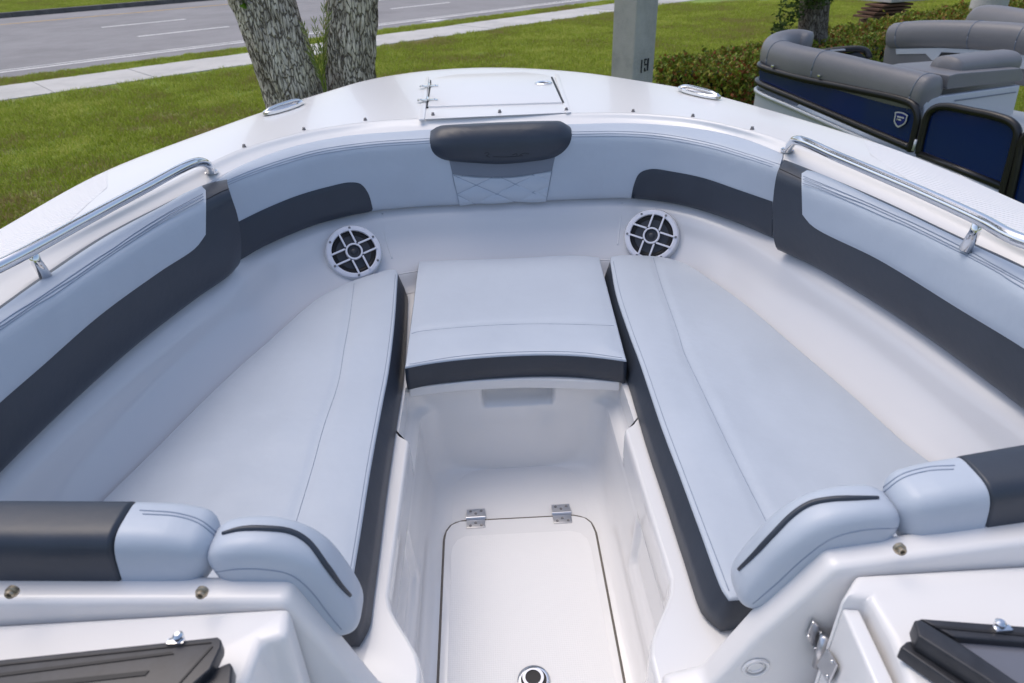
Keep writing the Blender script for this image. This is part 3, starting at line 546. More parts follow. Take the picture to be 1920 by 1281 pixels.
def pillow(name, tree, loop, th, mat, parent, rings=12, n=110, pw=3.2):
    Lp = cr([(x, y, 0) for x, y in loop+[loop[0]]], n+1)[:-1]; c = Lp.mean(0); rows = []
    for k in range(rings):
        s = 1-(k/(rings-1))**1.0*.999; rows_k = []
        for p in Lp:
            q = c+(p-c)*s; h = cast(tree, q[0], q[1]); h = h or cast(TCM, q[0], q[1]) or (atz(q[0], q[1], .78), np.array([0, 0, 1.]))
            n2 = h[1]*.6+np.array([0, -.75, .35])*.4; n2 /= np.linalg.norm(n2); rows_k.append(h[0]+n2*th*(1-s**pw)**.5)
        rows.append(np.array(rows_k))
    V, F = grid(rows, True); o = hang(mesh(name, V, F, mat), parent); return o, bvh(V, F)
hr, TH = pillow('head_pillow', TF, hp+top_, .042, DRK, fpad); hr['label'] = 'charcoal head pillow at the bow'
seams('embroidery', TH, [[(908, 288), (914, 286), (918, 289), (911, 292)], [(911, 292), (918, 295)], [(925, 294), (950, 294.5), (980, 292)], [(960, 291), (970, 288), (968, 292)], [(974, 291), (984, 287), (992, 289)]], DRKS, hr, r=.0009, n=14, lift=.0003)
# pale panels of the side bolsters (run aft past the picture's edge)
def topx(x, y, z):
    d = np.array([x, y, z])-CAM; t = d@_f; return (960+FPX*(d@CR)/t, 640.5-FPX*(d@CU)/t)
panel('pale_panel', TL, [(386, 358), (380, 349), (300, 390), (200, 444), (100, 510), (0, 581), (-140, 690), topx(-.975, .62, .785), topx(-.985, .42, .785)], [(385, 440), (366, 465), (300, 509), (187, 591), (75, 689), (0, 754), (-140, 880), topx(-.955, .62, .64), topx(-.96, .42, .64)], VIN, lpad, lift=.005, n=130, m=22)
panel('pale_panel', TR, [(1503, 326), (1512, 320), (1650, 378), (1800, 449), (1920, 505), (2060, 570), topx(.975, .62, .785), topx(.985, .42, .785)], [(1505, 402), (1524, 424), (1650, 488), (1800, 580), (1920, 653), (2060, 750), topx(.955, .62, .64), topx(.96, .42, .64)], VIN, rpad, lift=.005, n=130, m=22)
for dz in (-5, 0, 5):
    seams('top_seam', TL, [L3([(380, 372), (300, 416), (200, 482), (100, 549), (0, 614), (-120, 700)], dz)], VINS, lpad, r=.0011, n=70, lift=.0055)
    seams('top_seam', TR, [L3([(1507, 339), (1650, 398), (1800, 469), (1920, 536), (2040, 605)], dz)], VINS, rpad, r=.0011, n=70, lift=.0055)
seams('top_seam', TL, [[(434, 352), (410, 362), (388, 374)]], DRKS, lpad); seams('top_seam', TR, [[(1458, 315), (1480, 325), (1503, 336)]], DRKS, rpad)
# ---- cockpit liner: wall under the bolsters, coved into the seat
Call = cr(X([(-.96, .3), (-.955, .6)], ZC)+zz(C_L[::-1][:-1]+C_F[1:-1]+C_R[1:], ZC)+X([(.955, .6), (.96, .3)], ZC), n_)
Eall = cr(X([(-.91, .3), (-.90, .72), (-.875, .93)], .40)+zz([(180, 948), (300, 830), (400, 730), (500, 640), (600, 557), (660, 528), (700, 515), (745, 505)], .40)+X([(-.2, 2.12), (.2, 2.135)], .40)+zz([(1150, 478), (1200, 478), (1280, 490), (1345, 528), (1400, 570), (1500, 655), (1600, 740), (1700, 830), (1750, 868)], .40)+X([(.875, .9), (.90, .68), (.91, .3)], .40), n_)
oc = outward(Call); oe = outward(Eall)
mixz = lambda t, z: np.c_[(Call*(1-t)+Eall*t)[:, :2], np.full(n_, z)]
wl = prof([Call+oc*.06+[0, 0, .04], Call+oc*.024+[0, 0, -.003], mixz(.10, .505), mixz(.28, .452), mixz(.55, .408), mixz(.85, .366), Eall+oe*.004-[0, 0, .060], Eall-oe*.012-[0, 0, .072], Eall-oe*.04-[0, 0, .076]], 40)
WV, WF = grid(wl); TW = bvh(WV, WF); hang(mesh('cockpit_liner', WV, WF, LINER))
Ui = [(-float(.285-.07*sstep(.84, .68, y)-.021*sstep(1.30, 1.275, y)), y, .3225) for y in np.r_[np.linspace(.3, 1.26, 40), np.linspace(1.265, 1.31, 20), np.linspace(1.32, 1.50, 20)]]; Ui = Ui+[(0, 1.52, .3225)]+[(-x, y, z) for x, y, z in Ui[::-1]]; Ui = resample(Ui, 900); hang(loft('seat_base', [resample(Eall-oe*.03-[0, 0, .0775], 900), Ui], GELW))
for s in (-1, 1): hang(mesh('seat_filler', [(s*x, y, .3195) for x, y in [(.272, 1.15), (.272, 1.268), (.292, 1.305), (.292, 1.45), (.36, 1.45), (.36, 1.15)]], [tuple(range(6))], GELW, smooth=False))
hang(tube('seat_bead', (Eall+oe*.006-[0, 0, .022])[20:-20], .0022, GELW, k=6))
# vertical moulding lines beside the speakers
seams('moulding_line', TW, [[(717, 400), (722, 440), (735, 485)], [(1167, 380), (1163, 420), (1158, 460)]], LINER, boat, r=.006, n=24, lift=-.0048)
# ---- speakers
def speaker(px, rot, lab):
    p, n = cast(TW, *px); v = CAM-p; v /= np.linalg.norm(v); n = n*.55+v*.5; n /= np.linalg.norm(n); p = p+n*.031
    up = np.array([0, 0, 1.])-n*n[2]; up /= np.linalg.norm(up); rt = np.cross(up, n); c, s = math.cos(rot), math.sin(rot); rt, up = rt*c+up*s, up*c-rt*s
    root = hang(MB().lathe(p, n, [(.094, -.05), (.094, -.004), (.0905, .004), (.0905, .006), (.0722, .005), (.0722, -.05)], 56, ring=True).build('speaker', GELW)); root['label'] = lab
    g = MB().lathe(p, n, [(.089, .004), (.0885, .009), (.087, .011), (.0755, .0135), (.0728, .0125), (.072, .004)], 56, ring=True)
    for o in (-.0165, .0165):
        for s_ in (-1, 1):
            for (a, b) in ((rt, up), (up, rt)):
                q0 = p+a*s_*.024+b*o; q1 = p+a*s_*.0745+b*o*1.25; M = np.stack([a, b, n], 1); mid = (q0+q1)/2
                g.box(mid+n*.013, np.linalg.norm(q1-q0), .0058, .007, M, .0012)
    g.lathe(p, n, [(.0225, .006), (.0225, .018), (.0275, .018), (.0285, .014), (.0285, .006)], 40, ring=True); hang(g.build('grille', WPL), root)
    hang(MB().lathe(p, n, [(.0722, .002), (.065, .0055), (.057, .0), (.064, -.004)], 48, ring=True).build('surround', BLK), root)
    hang(MB().lathe(p, n, [(.0575, .0), (.040, -.010), (.022, -.017), (.0, -.018)], 48).build('cone', CONE), root)
    hang(MB().lathe(p, n, [(.0225, .004), (.0215, .012), (.019, .0125), (.017, .009), (.012, .009), (.010, .012), (.006, .0145), (.0, .015)], 32).build('tweeter', CONE), root)
    for k in range(6):
        t = math.pi/3*k+R_(74); q = p+(rt*math.cos(t)+up*math.sin(t))*.0812; hang(MB().lathe(q, n, [(.0040, .0115), (.0040, .0142), (.002, .0138), (0, .0136)], 10).build('screw', SNAP), root)
speaker((662, 478), R_(13), 'round white speaker on the port bow wall'); speaker((1223, 446), R_(-13), 'round white speaker on the starboard bow wall')
# ---- footwell
def xe(y): return .285-.07*sstep(.84, .68, y)
def well(z, ins, rc):
    P = []; yf = 1.525+.005*(1-z/.34)
    for y in np.r_[np.linspace(.2, 1.26, 36), np.linspace(1.265, 1.315, 14), np.linspace(1.33, yf-rc, 10)]: P.append((-(float(xe(np.array(y)))-ins(y)), y))
    xl = .285-ins(1.4)
    for a in np.linspace(0, math.pi/2, 12)[1:]: P.append((-(xl)+rc*(1-math.cos(a)), yf-rc+rc*math.sin(a)))
    P += [(x, yf) for x in np.linspace(-xl+rc, xl-rc, 70)[1:-1]]
    Q = [(-x, y) for x, y in P[:71]][::-1]; P = P[:71]+P[71:]+Q
    V = np.array([(x, y, z) for x, y in P]); V = resample(V, 560)
    pk = sstep(.100, .088, np.abs(V[:, 0]-.012))*sstep(.225, .245, z)*sstep(.325, .315, z)*sstep(1.46, 1.50, V[:, 1]); V[:, 1] += .055*pk
    for s in (-1, 1):
        m_ = sstep(.78, .80, V[:, 1])*sstep(1.10, 1.08, V[:, 1])*sstep(.07, .085, z)*sstep(.225, .21, z)*(np.sign(V[:, 0]) == s); V[:, 0] += s*.014*m_
    return V
led = lambda a: (lambda y: a*float(sstep(1.30, 1.275, np.array(y))))
c0 = lambda a: (lambda y: a)
lv = [(.3229, led(.020), .03), (.3222, led(.0235), .03), (.319, led(.0265), .03), (.314, led(.028), .032), (.30, led(.029), .035), (.288, led(.029), .04), (.27, led(.029), .045), (.262, led(.029), .05), (.25, led(.029), .05), (.235, lambda y: .012+.017*float(sstep(1.3, 1.27, np.array(y))), .05), (.226, c0(.029), .052), (.218, c0(.029), .053), (.209, c0(.030), .054), (.2, c0(.030), .055), (.15, c0(.032), .058), (.10, c0(.036), .062), (.086, c0(.037), .063), (.078, c0(.038), .064), (.069, c0(.039), .065), (.05, c0(.042), .066), (.03, c0(.048), .07), (.012, c0(.060), .075), (.003, c0(.078), .08), (-.0008, c0(.098), .09), (-.004, c0(.12), .10)]
hang(loft('footwell', [well(*q) for q in lv], GELW))
hang(mesh('cockpit_floor', X([(-.62, -1.4), (.62, -1.4), (.62, .5), (.30, .5), (.30, 1.54), (-.30, 1.54), (-.30, .5), (-.62, .5)], -.0015), [tuple(range(8))], GELW, smooth=False))
# ---- floor hatch
HZ = .006
hl = [(832, 1281), (833, 1012), (836, 997), (846, 984), (862, 977), (1075, 966), (1096, 970), (1109, 980), (1117, 998), (1168, 1281)]
hw = zz(hl, HZ); hw[0] = np.array([hw[1][0]+.006, .45, HZ]); hw[-1] = np.array([hw[-2][0]-.006, .45, HZ])
hat = hang(MB().prism(hw, (0, 0, -.007)).build('floor_hatch', GELW, bevel=.0025))
cx = np.mean([p[0] for p in hw]); g0 = []; 
gl = resample(hw, 120); hang(tube('gasket', gl+[0, 0, -.0035], .0040, GSK, k=6), hat)
ins = [np.array([cx+(p[0]-cx)*.90, p[1]-(.055 if p[1] > 1.2 else 0), HZ+.0008]) for p in hw]; hang(MB().prism(ins, (0, 0, -.0006)).build('nonskid_panel', DOT, smooth=False), hat)
for (x, y) in ((892, 972), (1053, 963)):
    c = atz(x, y, HZ+.002); m = MB(); m.box(c+[0, .019, -.001], .049, .030, .003, None, .0008); m.box(c-[0, .019, .001], .049, .030, .003, None, .0008)
    m.tube([c+[-.026, 0, .002], c+[.026, 0, .002]], .0048, 12)
    for s in (-1, 1):
        for (u, v) in ((-.014, .026), (.015, .026), (0, .017)): hang(MB().lathe(c+[u, s*v, .0004], (0, 0, 1), [(.0042, 0), (.0036, .0012), (.0015, .0006), (0, .0006)], 10).build('screw', SNAP), hat)
    hang(m.build('hinge', STL), hat)
c = atz(1001, 1277, HZ+.001); lt = MB().lathe(c, (0, 0, 1), [(.034, 0), (.034, .003), (.031, .0048), (.027, .0048), (.0262, .001)], 40, ring=True); lt.lathe(c+[-.001, .006, 0], (0, 0, 1), [(.0165, .002), (.0165, .0048), (.0225, .0048), (.0235, .002)], 32, ring=True); lt.box(c+[0, -.017, .003], .017, .018, .004, None, .001)
hang(lt.build('latch', CHR), hat); hang(MB().lathe(c, (0, 0, 1), [(.0265, .0012), (0, .0014)], 32).build('latch_well', BLK), hat); hang(MB().lathe(c+[-.001, .006, 0], (0, 0, 1), [(.0165, .0022), (.012, .0018), (0, .0017)], 24).build('finger_hole', BLK), hat)
# ---- helm consoles: bulkheads, shelves, door
YB = .60
def bulk(pts, low, sgn, lab):
    YF = YB+.045; L_ = [aty(x, y, YF) for x, y in pts]; L_ = [L_[0]+(L_[0]-L_[1])*((sgn*1.06-L_[0][0])/(L_[0][0]-L_[1][0]))]+L_+[np.array([low[0], YF, low[1]]), np.array([low[0]*1.0, YF, .002]), np.array([sgn*1.06, YF, .002])]
    o = hang(MB().prism(L_, (0, -.045, 0)).build('bulkhead', GEL, bevel=.012)); o['label'] = lab; return o
bulk([(0, 1075), (551, 1077), (643, 1186), (716, 1275)], (-.195, .34), -1, 'port console bulkhead'); bulk([(1920, 965), (1538, 1019), (1403, 1142), (1313, 1243)], (.195, .34), 1, 'starboard console bulkhead')
SZ = .605
sp = zz([(549, 1118), (539, 1195), (491, 1203), (462, 1281), (446, 1340)], SZ); sp = [np.array([-1.05, YB-.002, SZ]), np.array([sp[0][0], YB-.002, SZ])]+sp[1:]+[np.array([sp[-1][0]-.02, .12, SZ]), np.array([-1.05, .12, SZ])]
hang(MB().prism(sp, (0, 0, -.59)).build('console', GEL, bevel=.012))['label'] = 'port helm console'
sp = zz([(1572, 1119), (1579, 1121), (1632, 1121), (1672, 1194), (1694, 1250), (1715, 1320)], SZ); sp = [np.array([1.05, YB-.002, SZ]), np.array([sp[0][0]+.04, YB-.002, SZ])]+sp[1:]+[np.array([sp[-1][0]+.02, .12, SZ]), np.array([1.05, .12, SZ])]
hang(MB().prism(sp[::-1], (0, 0, -.59)).build('console', GEL, bevel=.012))['label'] = 'starboard helm console'
# walk-through door folded open beside the starboard console
DZ = .585
dq = zz([(1579, 1139), (1611, 1141), (1708, 1345), (1670, 1350)], DZ); door = hang(MB().prism(dq, (0, 0, -.57)).build('door', GELW, bevel=.005)); door['label'] = 'white door folded open beside the starboard console'
dn = np.cross(dq[3]-dq[0], [0, 0, 1.]); dn /= np.linalg.norm(dn); dn = dn if dn[0] < 0 else -dn
hang(MB().prism([aty(x, y, YB-.004) for x, y in [(1525, 1158), (1545, 1189), (1529, 1224), (1511, 1191)]], (0, -.003, 0)).build('hinge_leaf', STL, bevel=.0008), door)
hang(MB().prism([atpl(x, y, dq[0]+dn*.004, dn) for x, y in [(1553, 1216), (1572, 1248), (1557, 1283), (1535, 1248)]], dn*.003).build('hinge_leaf', STL, bevel=.0008), door)
hang(tube('hinge_pin', [aty(1547, 1193, YB-.018), aty(1531, 1249, YB-.02)], .0065, STL, k=14), door)
for (x, y) in ((1525, 1168), (1516, 1193), (1529, 1216), (1540, 1188)): hang(MB().lathe(aty(x, y, YB-.0075), (0, -1, 0), [(.003, 0), (.0026, .0016), (0, .002)], 10).build('screw', CHR), door)
for (x, y) in ((1560, 1240), (1551, 1268)): hang(MB().lathe(atpl(x, y, dq[0]+dn*.0075, dn), dn, [(.003, 0), (.0026, .0016), (0, .002)], 10).build('screw', CHR), door)
c = aty(1417, 1252, YB-.001); fl_ = hang(MB().lathe(c, (0, -1, 0), [(.021, 0), (.020, .003), (.0165, .003), (.015, .001)], 36, ring=True).build('flush_latch', GELW)); hang(MB().lathe(c+[-.002, -.001, .004], (0, -1, 0), [(.0115, .0), (.0115, .003), (.0095, .003), (.0088, .001), (0, .001)], 30).build('finger_ring', GELW), fl_)
for (x, y) in ((25, 1107), (380, 1108), (1685, 1027)):
    p = aty(x, y, YB-.001); p[1] = YB-.001; hang(MB().lathe(p, (0, -1, .15), [(.0075, -.001), (.0078, .004), (.0055, .005), (.0062, .008), (.0052, .0095), (.003, .009), (.0025, .006), (0, .006)], 20).build('snap_stud', BRS))
# ---- back pads on the bulkheads
def sweep(name, P, hy, hn, mat, lab=None, n=90, k=40, ex=3.6, r0=.03, r1=.03, parent=boat):
    P = cr(P, n); s = np.r_[0, np.cumsum(np.linalg.norm(np.diff(P, axis=0), axis=1))]; L_ = s[-1]; T = np.gradient(P, axis=0); T /= np.linalg.norm(T, axis=1)[:, None]; V = []
    hy = np.interp(np.linspace(0, 1, n), np.linspace(0, 1, len(hy)), hy); hn = np.interp(np.linspace(0, 1, n), np.linspace(0, 1, len(hn)), hn)
    for i in range(n):
        Y = np.array([0, 1., 0]); N = np.cross(T[i], Y); N /= np.linalg.norm(N); N = N if N[2] > 0 else -N; f = 1.
        if s[i] < r0: f = math.sqrt(max(.0004, 1-((r0-s[i])/r0)**2))
        if L_-s[i] < r1: f = min(f, math.sqrt(max(.0004, 1-((r1-L_+s[i])/r1)**2)))
        f = .25+.75*f if f < .99 else f
        for a in range(k):
            t = 2*math.pi*a/k; cy, sn = math.cos(t), math.sin(t); V.append(P[i]+Y*hy[i]*f*np.sign(cy)*abs(cy)**(2/ex)+N*hn[i]*f*np.sign(sn)*abs(sn)**(2/ex))
    F = [(i*k+a, i*k+(a+1) % k, (i+1)*k+(a+1) % k, (i+1)*k+a) for i in range(n-1) for a in range(k)]+[tuple(range(k)), tuple(range((n-1)*k, n*k))]
    o = hang(mesh(name, V, F, mat), parent); 
    if lab: o['label'] = lab
    return o, bvh(V, F)
YW = .676
pl, T1 = sweep('back_pad', [aty(x, y, YW) for x, y in [(-350, 1019), (0, 1020), (250, 1020)]], [.044], [.052], DRK, 'charcoal back pad on the port bulkhead', r0=.02, r1=.004)
pl2, T2 = sweep('back_pad', [aty(x, y, YW) for x, y in [(244, 1020), (330, 1023), (408, 1034)]], [.0435, .0435, .041], [.0515, .0515, .048], VIN, 'pale end of the port back pad', r0=.004, r1=.03)
w1, TW1 = sweep('wing_pad', [aty(x, y, YW-.006) for x, y in [(405, 1046), (450, 1037), (515, 1038), (558, 1055), (594, 1093), (626, 1138), (646, 1170)]], [.037], [.040, .045, .046, .046, .044, .036], VIN, 'pale wing pad curving down beside the port seat', r0=.035, r1=.04)
pr_, T3 = sweep('back_pad', [aty(x, y, YW) for x, y in [(2250, 861), (1960, 907), (1812, 932)]], [.044], [.052], DRK, 'charcoal back pad on the starboard bulkhead', r0=.02, r1=.004)
pr2, T4 = sweep('back_pad', [aty(x, y, YW) for x, y in [(1818, 932), (1750, 943), (1665, 960)]], [.0435, .0435, .040], [.0515, .0515, .048], VIN, 'pale end of the starboard back pad', r0=.004, r1=.03)
w2, TW2 = sweep('wing_pad', [aty(x, y, YW-.006) for x, y in [(1668, 976), (1610, 974), (1546, 986), (1503, 1011), (1459, 1054), (1421, 1098), (1401, 1122)]], [.037], [.040, .045, .046, .046, .044, .036], VIN, 'pale wing pad curving down beside the starboard seat', r0=.035, r1=.04)
for T, l, par, tr_ in ((TW1, [(418, 1001), (450, 993), (500, 992), (545, 998), (576, 1016), (610, 1060), (640, 1100), (656, 1117)], w1, None), (TW2, [(1646, 934), (1610, 935), (1560, 937), (1520, 945), (1488, 965), (1450, 1003), (1415, 1040), (1386, 1068)], w2, None)):
    P = castl(T, l, 60, .001)
    if len(P) > 4: hang(tube('piping', P, np.r_[np.linspace(.0025, .0042, 12), np.full(len(P)-24, .0042), np.linspace(.0042, .0025, 12)], DRK, k=8), par)
seams('seam', TW1, [[(400, 1073), (450, 1067), (505, 1069), (545, 1078), (580, 1105), (615, 1150), (640, 1180)]], VINS, w1); seams('seam', TW2, [[(1682, 990), (1620, 994), (1560, 1010), (1510, 1045), (1450, 1100), (1412, 1132)]], VINS, w2)
seams('seam', T2, [[(262, 957), (330, 962), (375, 975), (408, 1000)], [(268, 964), (330, 968), (370, 980), (404, 1005)]], VINS, pl2); seams('seam', T4, [[(1790, 873), (1740, 876), (1690, 890), (1655, 915)], [(1788, 880), (1740, 883), (1692, 897), (1658, 922)]], VINS, pr2)
# ---- folded windscreen panels lying on the consoles
WZ = .650
wp = hang(MB().prism(zz([(-260, 1264), (0, 1237), (408, 1194), (415, 1200), (414, 1212), (394, 1254), (330, 1310), (-260, 1420)], WZ), (0, 0, -.018)).build('windscreen_panel', ALU, bevel=.002)); wp['label'] = 'black framed windscreen panel folded on the port console'
for q in ([(-260, 1293), (0, 1262), (322, 1222), (326, 1226), (0, 1268), (-260, 1299)], [(-260, 1330), (0, 1286), (280, 1257), (272, 1266), (0, 1296), (-260, 1344)], [(396, 1211), (399, 1212), (330, 1290), (326, 1290)], [(-260, 1273), (0, 1245), (396, 1203), (396, 1205), (0, 1248), (-260, 1276)]):
    hang(MB().prism(zz(q, WZ+.0012), (0, 0, -.001)).build('frame_groove', BLK, smooth=False), wp)
hang(MB().prism(zz([(350, 1300), (396, 1256), (431, 1241), (436, 1250), (431, 1300)], WZ-.012), (0, 0, -.02)).build('lower_rail', ALU, bevel=.003), wp)
for (x, y, par) in ((330, 1204, wp),):
    c = atz(x, y, WZ+.002); hang(MB().box(c, .02, .008, .006, None, .002).lathe(c+[.003, .003, .002], (0, 0, 1), [(.006, 0), (.006, .006), (.003, .009)], 12).build('catch', CHR), par)
rq = hang(MB().prism(zz([(1724, 1159), (1920, 1174), (2060, 1186), (2060, 1216), (1920, 1204), (1790, 1194)], WZ), (0, 0, -.02)).build('windscreen_panel', ALU, bevel=.0025)); rq['label'] = 'black framed windscreen panel folded on the starboard console'
hang(MB().prism(zz([(1714, 1163), (1726, 1161), (1800, 1206), (1912, 1281), (2010, 1350), (1950, 1350), (1850, 1273), (1722, 1192)], WZ+.003), (0, 0, -.024)).build('side_rail', ALU, bevel=.0025), rq)
hang(MB().prism(zz([(1688, 1213), (1701, 1202), (1724, 1201), (1845, 1281), (1930, 1340), (1880, 1340), (1790, 1283)], WZ-.022), (0, 0, -.02)).build('lower_rail', ALU, bevel=.0025), rq)
hang(MB().prism(zz([(1788, 1193), (1920, 1203), (2060, 1215), (2008, 1350), (1912, 1283), (1796, 1204)], WZ-.010), (0, 0, -.005)).build('pane', GLS, smooth=False), rq)
hang(MB().prism(zz([(1750, 1172), (1920, 1187), (2060, 1198), (2060, 1202), (1920, 1192), (1756, 1177)], WZ+.0012), (0, 0, -.001)).build('frame_groove', BLK, smooth=False), rq)
c = atz(1879, 1180, WZ+.002); hang(MB().box(c, .02, .008, .006, None, .002).lathe(c+[-.002, .003, .002], (0, 0, 1), [(.006, 0), (.006, .006), (.003, .009)], 12).build('catch', CHR), rq)

# ================================================================== SEAT CUSHIONS (lift out, so things of their own)
def inside(P, poly):
    x, y = P[:, 0], P[:, 1]; r = np.zeros(len(P), bool); j = len(poly)-1
    for i in range(len(poly)):
        xi, yi = poly[i]; xj, yj = poly[j]; c = ((yi > y) != (yj > y)) & (x < (xj-xi)*(y-yi)/(yj-yi+1e-12)+xi); r ^= c; j = i
    return r
def cushion(name, label, segs, z0, z1, base, crown=.010, rad=.006, wr=0., flare=0., dips=()):
    """segs: list of (points, side material); the loop runs round the cushion"""
    P = []; M = []
    for pts, mt in segs:
        q = resample(pts, max(3, int(np.linalg.norm(np.diff(np.array(pts), axis=0), axis=1).sum()/.010)))[:-1]; P += list(q); M += [mt]*len(q)
    P = np.array(P)[:, :2]; n = len(P); T = np.roll(P, -1, 0)-np.roll(P, 1, 0); T /= np.linalg.norm(T, axis=1)[:, None]+1e-9; N = np.c_[T[:, 1], -T[:, 0]]
    area = .5*np.sum(P[:, 0]*np.roll(P[:, 1], -1)-np.roll(P[:, 0], -1)*P[:, 1]); N = N if area > 0 else -N    # outward
    for _ in range(4): N = (N+np.roll(N, 1, 0)+np.roll(N, -1, 0))/3
    root = empty(name, (float(P[:, 0].mean()), float(P[:, 1].mean()), z0)); tag(root, label, 'seat cushion', 'bow seat cushions'); O = np.array(root.location)
    ringz = lambda off, z: np.c_[P+N*off, np.full(n, z)]-O
    I = P-N*rad; g = .011; xs = np.arange(I[:, 0].min(), I[:, 0].max(), g); ys = np.arange(I[:, 1].min(), I[:, 1].max(), g); G = np.array([(x+g*.5*(k % 2), y) for k, y in enumerate(ys) for x in xs])
    G = G[inside(G, I)]; D = np.sqrt(((G[:, None, :]-I[None, :, :])**2).sum(2)).min(1); G = G[D > .006]; D = D[D > .006]
    vs = [Vector(p) for p in I]+[Vector(p) for p in G]; r = delaunay_2d_cdt(vs, [(i, (i+1) % n) for i in range(n)], [list(range(n))], 1, 1e-6)
    V2 = np.array([tuple(v) for v in r[0]]); dm = np.sqrt(((V2[:, None, :]-I[None, :, :])**2).sum(2)).min(1); zt = z1+crown*(1-np.exp(-dm/.035))
    if wr: zt = zt+np.array([wr*noise.noise(Vector((p[0]*5, p[1]*3.2, 1.3)))+wr*.5*noise.noise(Vector((p[0]*14, p[1]*9, 4.1))) for p in V2])*(1-np.exp(-dm/.03))
    dI = np.sqrt(((V2[:, None, :]-I[None, :, :])**2).sum(2)); ar = dI.argmin(1); zt = zt+np.array([.0022*noise.noise(Vector((i*.30, .5, 2.)))*math.exp(-d/.03) for i, d in zip(ar, dm)])*(1-np.exp(-dm/.006))
    for l in dips:
        q = cr([atz(x, y, z1) for x, y in l], 160)[:, :2]; dq_ = np.sqrt(((V2[:, None, :]-q[None, :, :])**2).sum(2)); dd = dq_.min(1); zt = zt+np.array([.0014*noise.noise(Vector((i*.42, 3., 1.)))*math.exp(-d/.022) for i, d in zip(dq_.argmin(1), dd)])*(1-np.exp(-dm/.01)); zt = zt-.0042*np.exp(-(dd/.012)**2)*(1-np.exp(-dm/.01))
    Vt = [np.array([a, b, c])-O for (a, b), c in zip(V2, zt)]; Ft = [tuple(f) for f in r[2]]; m = MB(); m.add(Vt, Ft)
    roll = [ringz(-rad*(1-math.cos(a)), z1-rad+rad*math.sin(a)) for a in np.linspace(0, math.pi/2, 6)]; V, F = grid(roll, True); m.add(V, F)
    o = m.build('top_cover', base, root, sharp=80); me = o.data; bm = bmesh.new(); bm.from_mesh(me); bmesh.ops.remove_doubles(bm, verts=bm.verts, dist=2e-4); bm.to_mesh(me); bm.free(); me.polygons.foreach_set('use_smooth', [True]*len(me.polygons))
    k0 = len(resample(segs[0][0], max(3, int(np.linalg.norm(np.diff(np.array(segs[0][0]), axis=0), axis=1).sum()/.010))))-1; fl0 = np.zeros(n); fl0[:k0] = flare
    for _ in range(6): fl0 = (fl0+np.roll(fl0, 1)+np.roll(fl0, -1))/3
    fl0 = fl0[:, None]
    side = [ringz(-.004+fl0, z0), ringz(.001+fl0*.97, z0+.004), ringz(.004+fl0*.55, (z0+z1-rad)/2), ringz(.0005, z1-rad)]; V, F = grid(side, True)
    for mt in {id(x): x for x in M}.values():
        Fm = [f for i, f in enumerate(F) if M[i % n] is mt]; used = sorted({v for f in Fm for v in f}); mp = {v: i for i, v in enumerate(used)}
        mesh('side_band' if mt is not base else 'rear_band', [V[v] for v in used], [tuple(mp[v] for v in f) for f in Fm], mt, root)
    mesh('underside', [tuple(v) for v in side[0]], [tuple(range(n))], DRK, root, smooth=False)
    edge = [i for i in range(n) if M[i] is not base]
    return root, O, P, N, bvh([v+O for v in Vt], Ft), M
def lines(root, O, tree, lists, mat, name='seam', r=.0009):
    for l in lists:
        P = castl(tree, l, 80, .0001)
        if len(P) > 3: tube(name, P-O, r, mat, root, k=6)
CT, CB = .40, .326
li = zz([(657, 1112), (675, 1000), (694, 880), (716, 760), (729, 692), (739, 610), (746, 512)], CT); li = [np.array([li[0][0]+.004, .738, CT])]+li
lo = [atz(743, 505, CT), atz(728, 505, CT)]+zz([(700, 513), (660, 526), (600, 556), (500, 641), (400, 731), (300, 831), (180, 949)], CT)+X([(-.868, .93), (-.885, .738)], CT)
lo = list(cr(lo, 80))
cl, OL, PL, NLr, TCL, ML = cushion('seat_cushion', 'long pale bench cushion left of the footwell', [(list(cr(li, 60)), DRK), ([li[-1]]+lo, VIN), ([lo[-1], li[0]], DRK)], CB, CT, VIN, wr=.004, flare=.026, dips=([(664, 532), (655, 600), (645, 655), (634, 719), (607, 800), (585, 880), (556, 976), (530, 1060)],))
lines(cl, OL, TCL, [[(664, 532), (655, 600), (645, 655), (634, 719), (607, 800), (585, 880), (556, 976), (530, 1060)]], VINS)
lines(cl, OL, TCL, [[(741, 515), (733, 610), (722, 692), (709, 760), (687, 880), (668, 1000), (650, 1106)]], VINS)
ri = zz([(1360, 1115), (1310, 985), (1275, 890), (1241, 800), (1200, 679), (1178, 620), (1155, 550), (1144, 488)], CT); ri = [np.array([ri[0][0]+.004, .728, CT])]+ri
ro = [atz(1146, 481, CT), atz(1160, 478, CT)]+zz([(1200, 478), (1240, 481), (1280, 491), (1340, 528), (1400, 571), (1500, 656), (1600, 741), (1700, 831), (1750, 869)], CT)+X([(.862, .9), (.88, .728)], CT)
ro = list(cr(ro, 80))
c2, O2, P2, N2, TC2, M2 = cushion('seat_cushion', 'long pale bench cushion right of the footwell', [(list(cr(ri, 60)), DRK), ([ri[-1]]+ro, VIN), ([ro[-1], ri[0]], DRK)], CB, CT, VIN, wr=.004, flare=.026, dips=([(1225, 484), (1240, 535), (1270, 620), (1283, 662), (1320, 740), (1370, 845), (1440, 985), (1480, 1065)],))
lines(c2, O2, TC2, [[(1225, 484), (1240, 535), (1270, 620), (1283, 662), (1320, 740), (1370, 845), (1440, 985), (1480, 1065)]], VINS)
lines(c2, O2, TC2, [[(1150, 490), (1163, 550), (1186, 620), (1208, 679), (1250, 800), (1284, 890), (1320, 985), (1367, 1108)]], VINS)
cf = zz([(759, 688), (800, 680), (862, 672), (920, 667), (975, 664), (1030, 663), (1087, 665), (1130, 669), (1175, 675)], CT)
cb_ = zz([(1124, 482), (1080, 478), (950, 484), (820, 488), (785, 490)], CT)
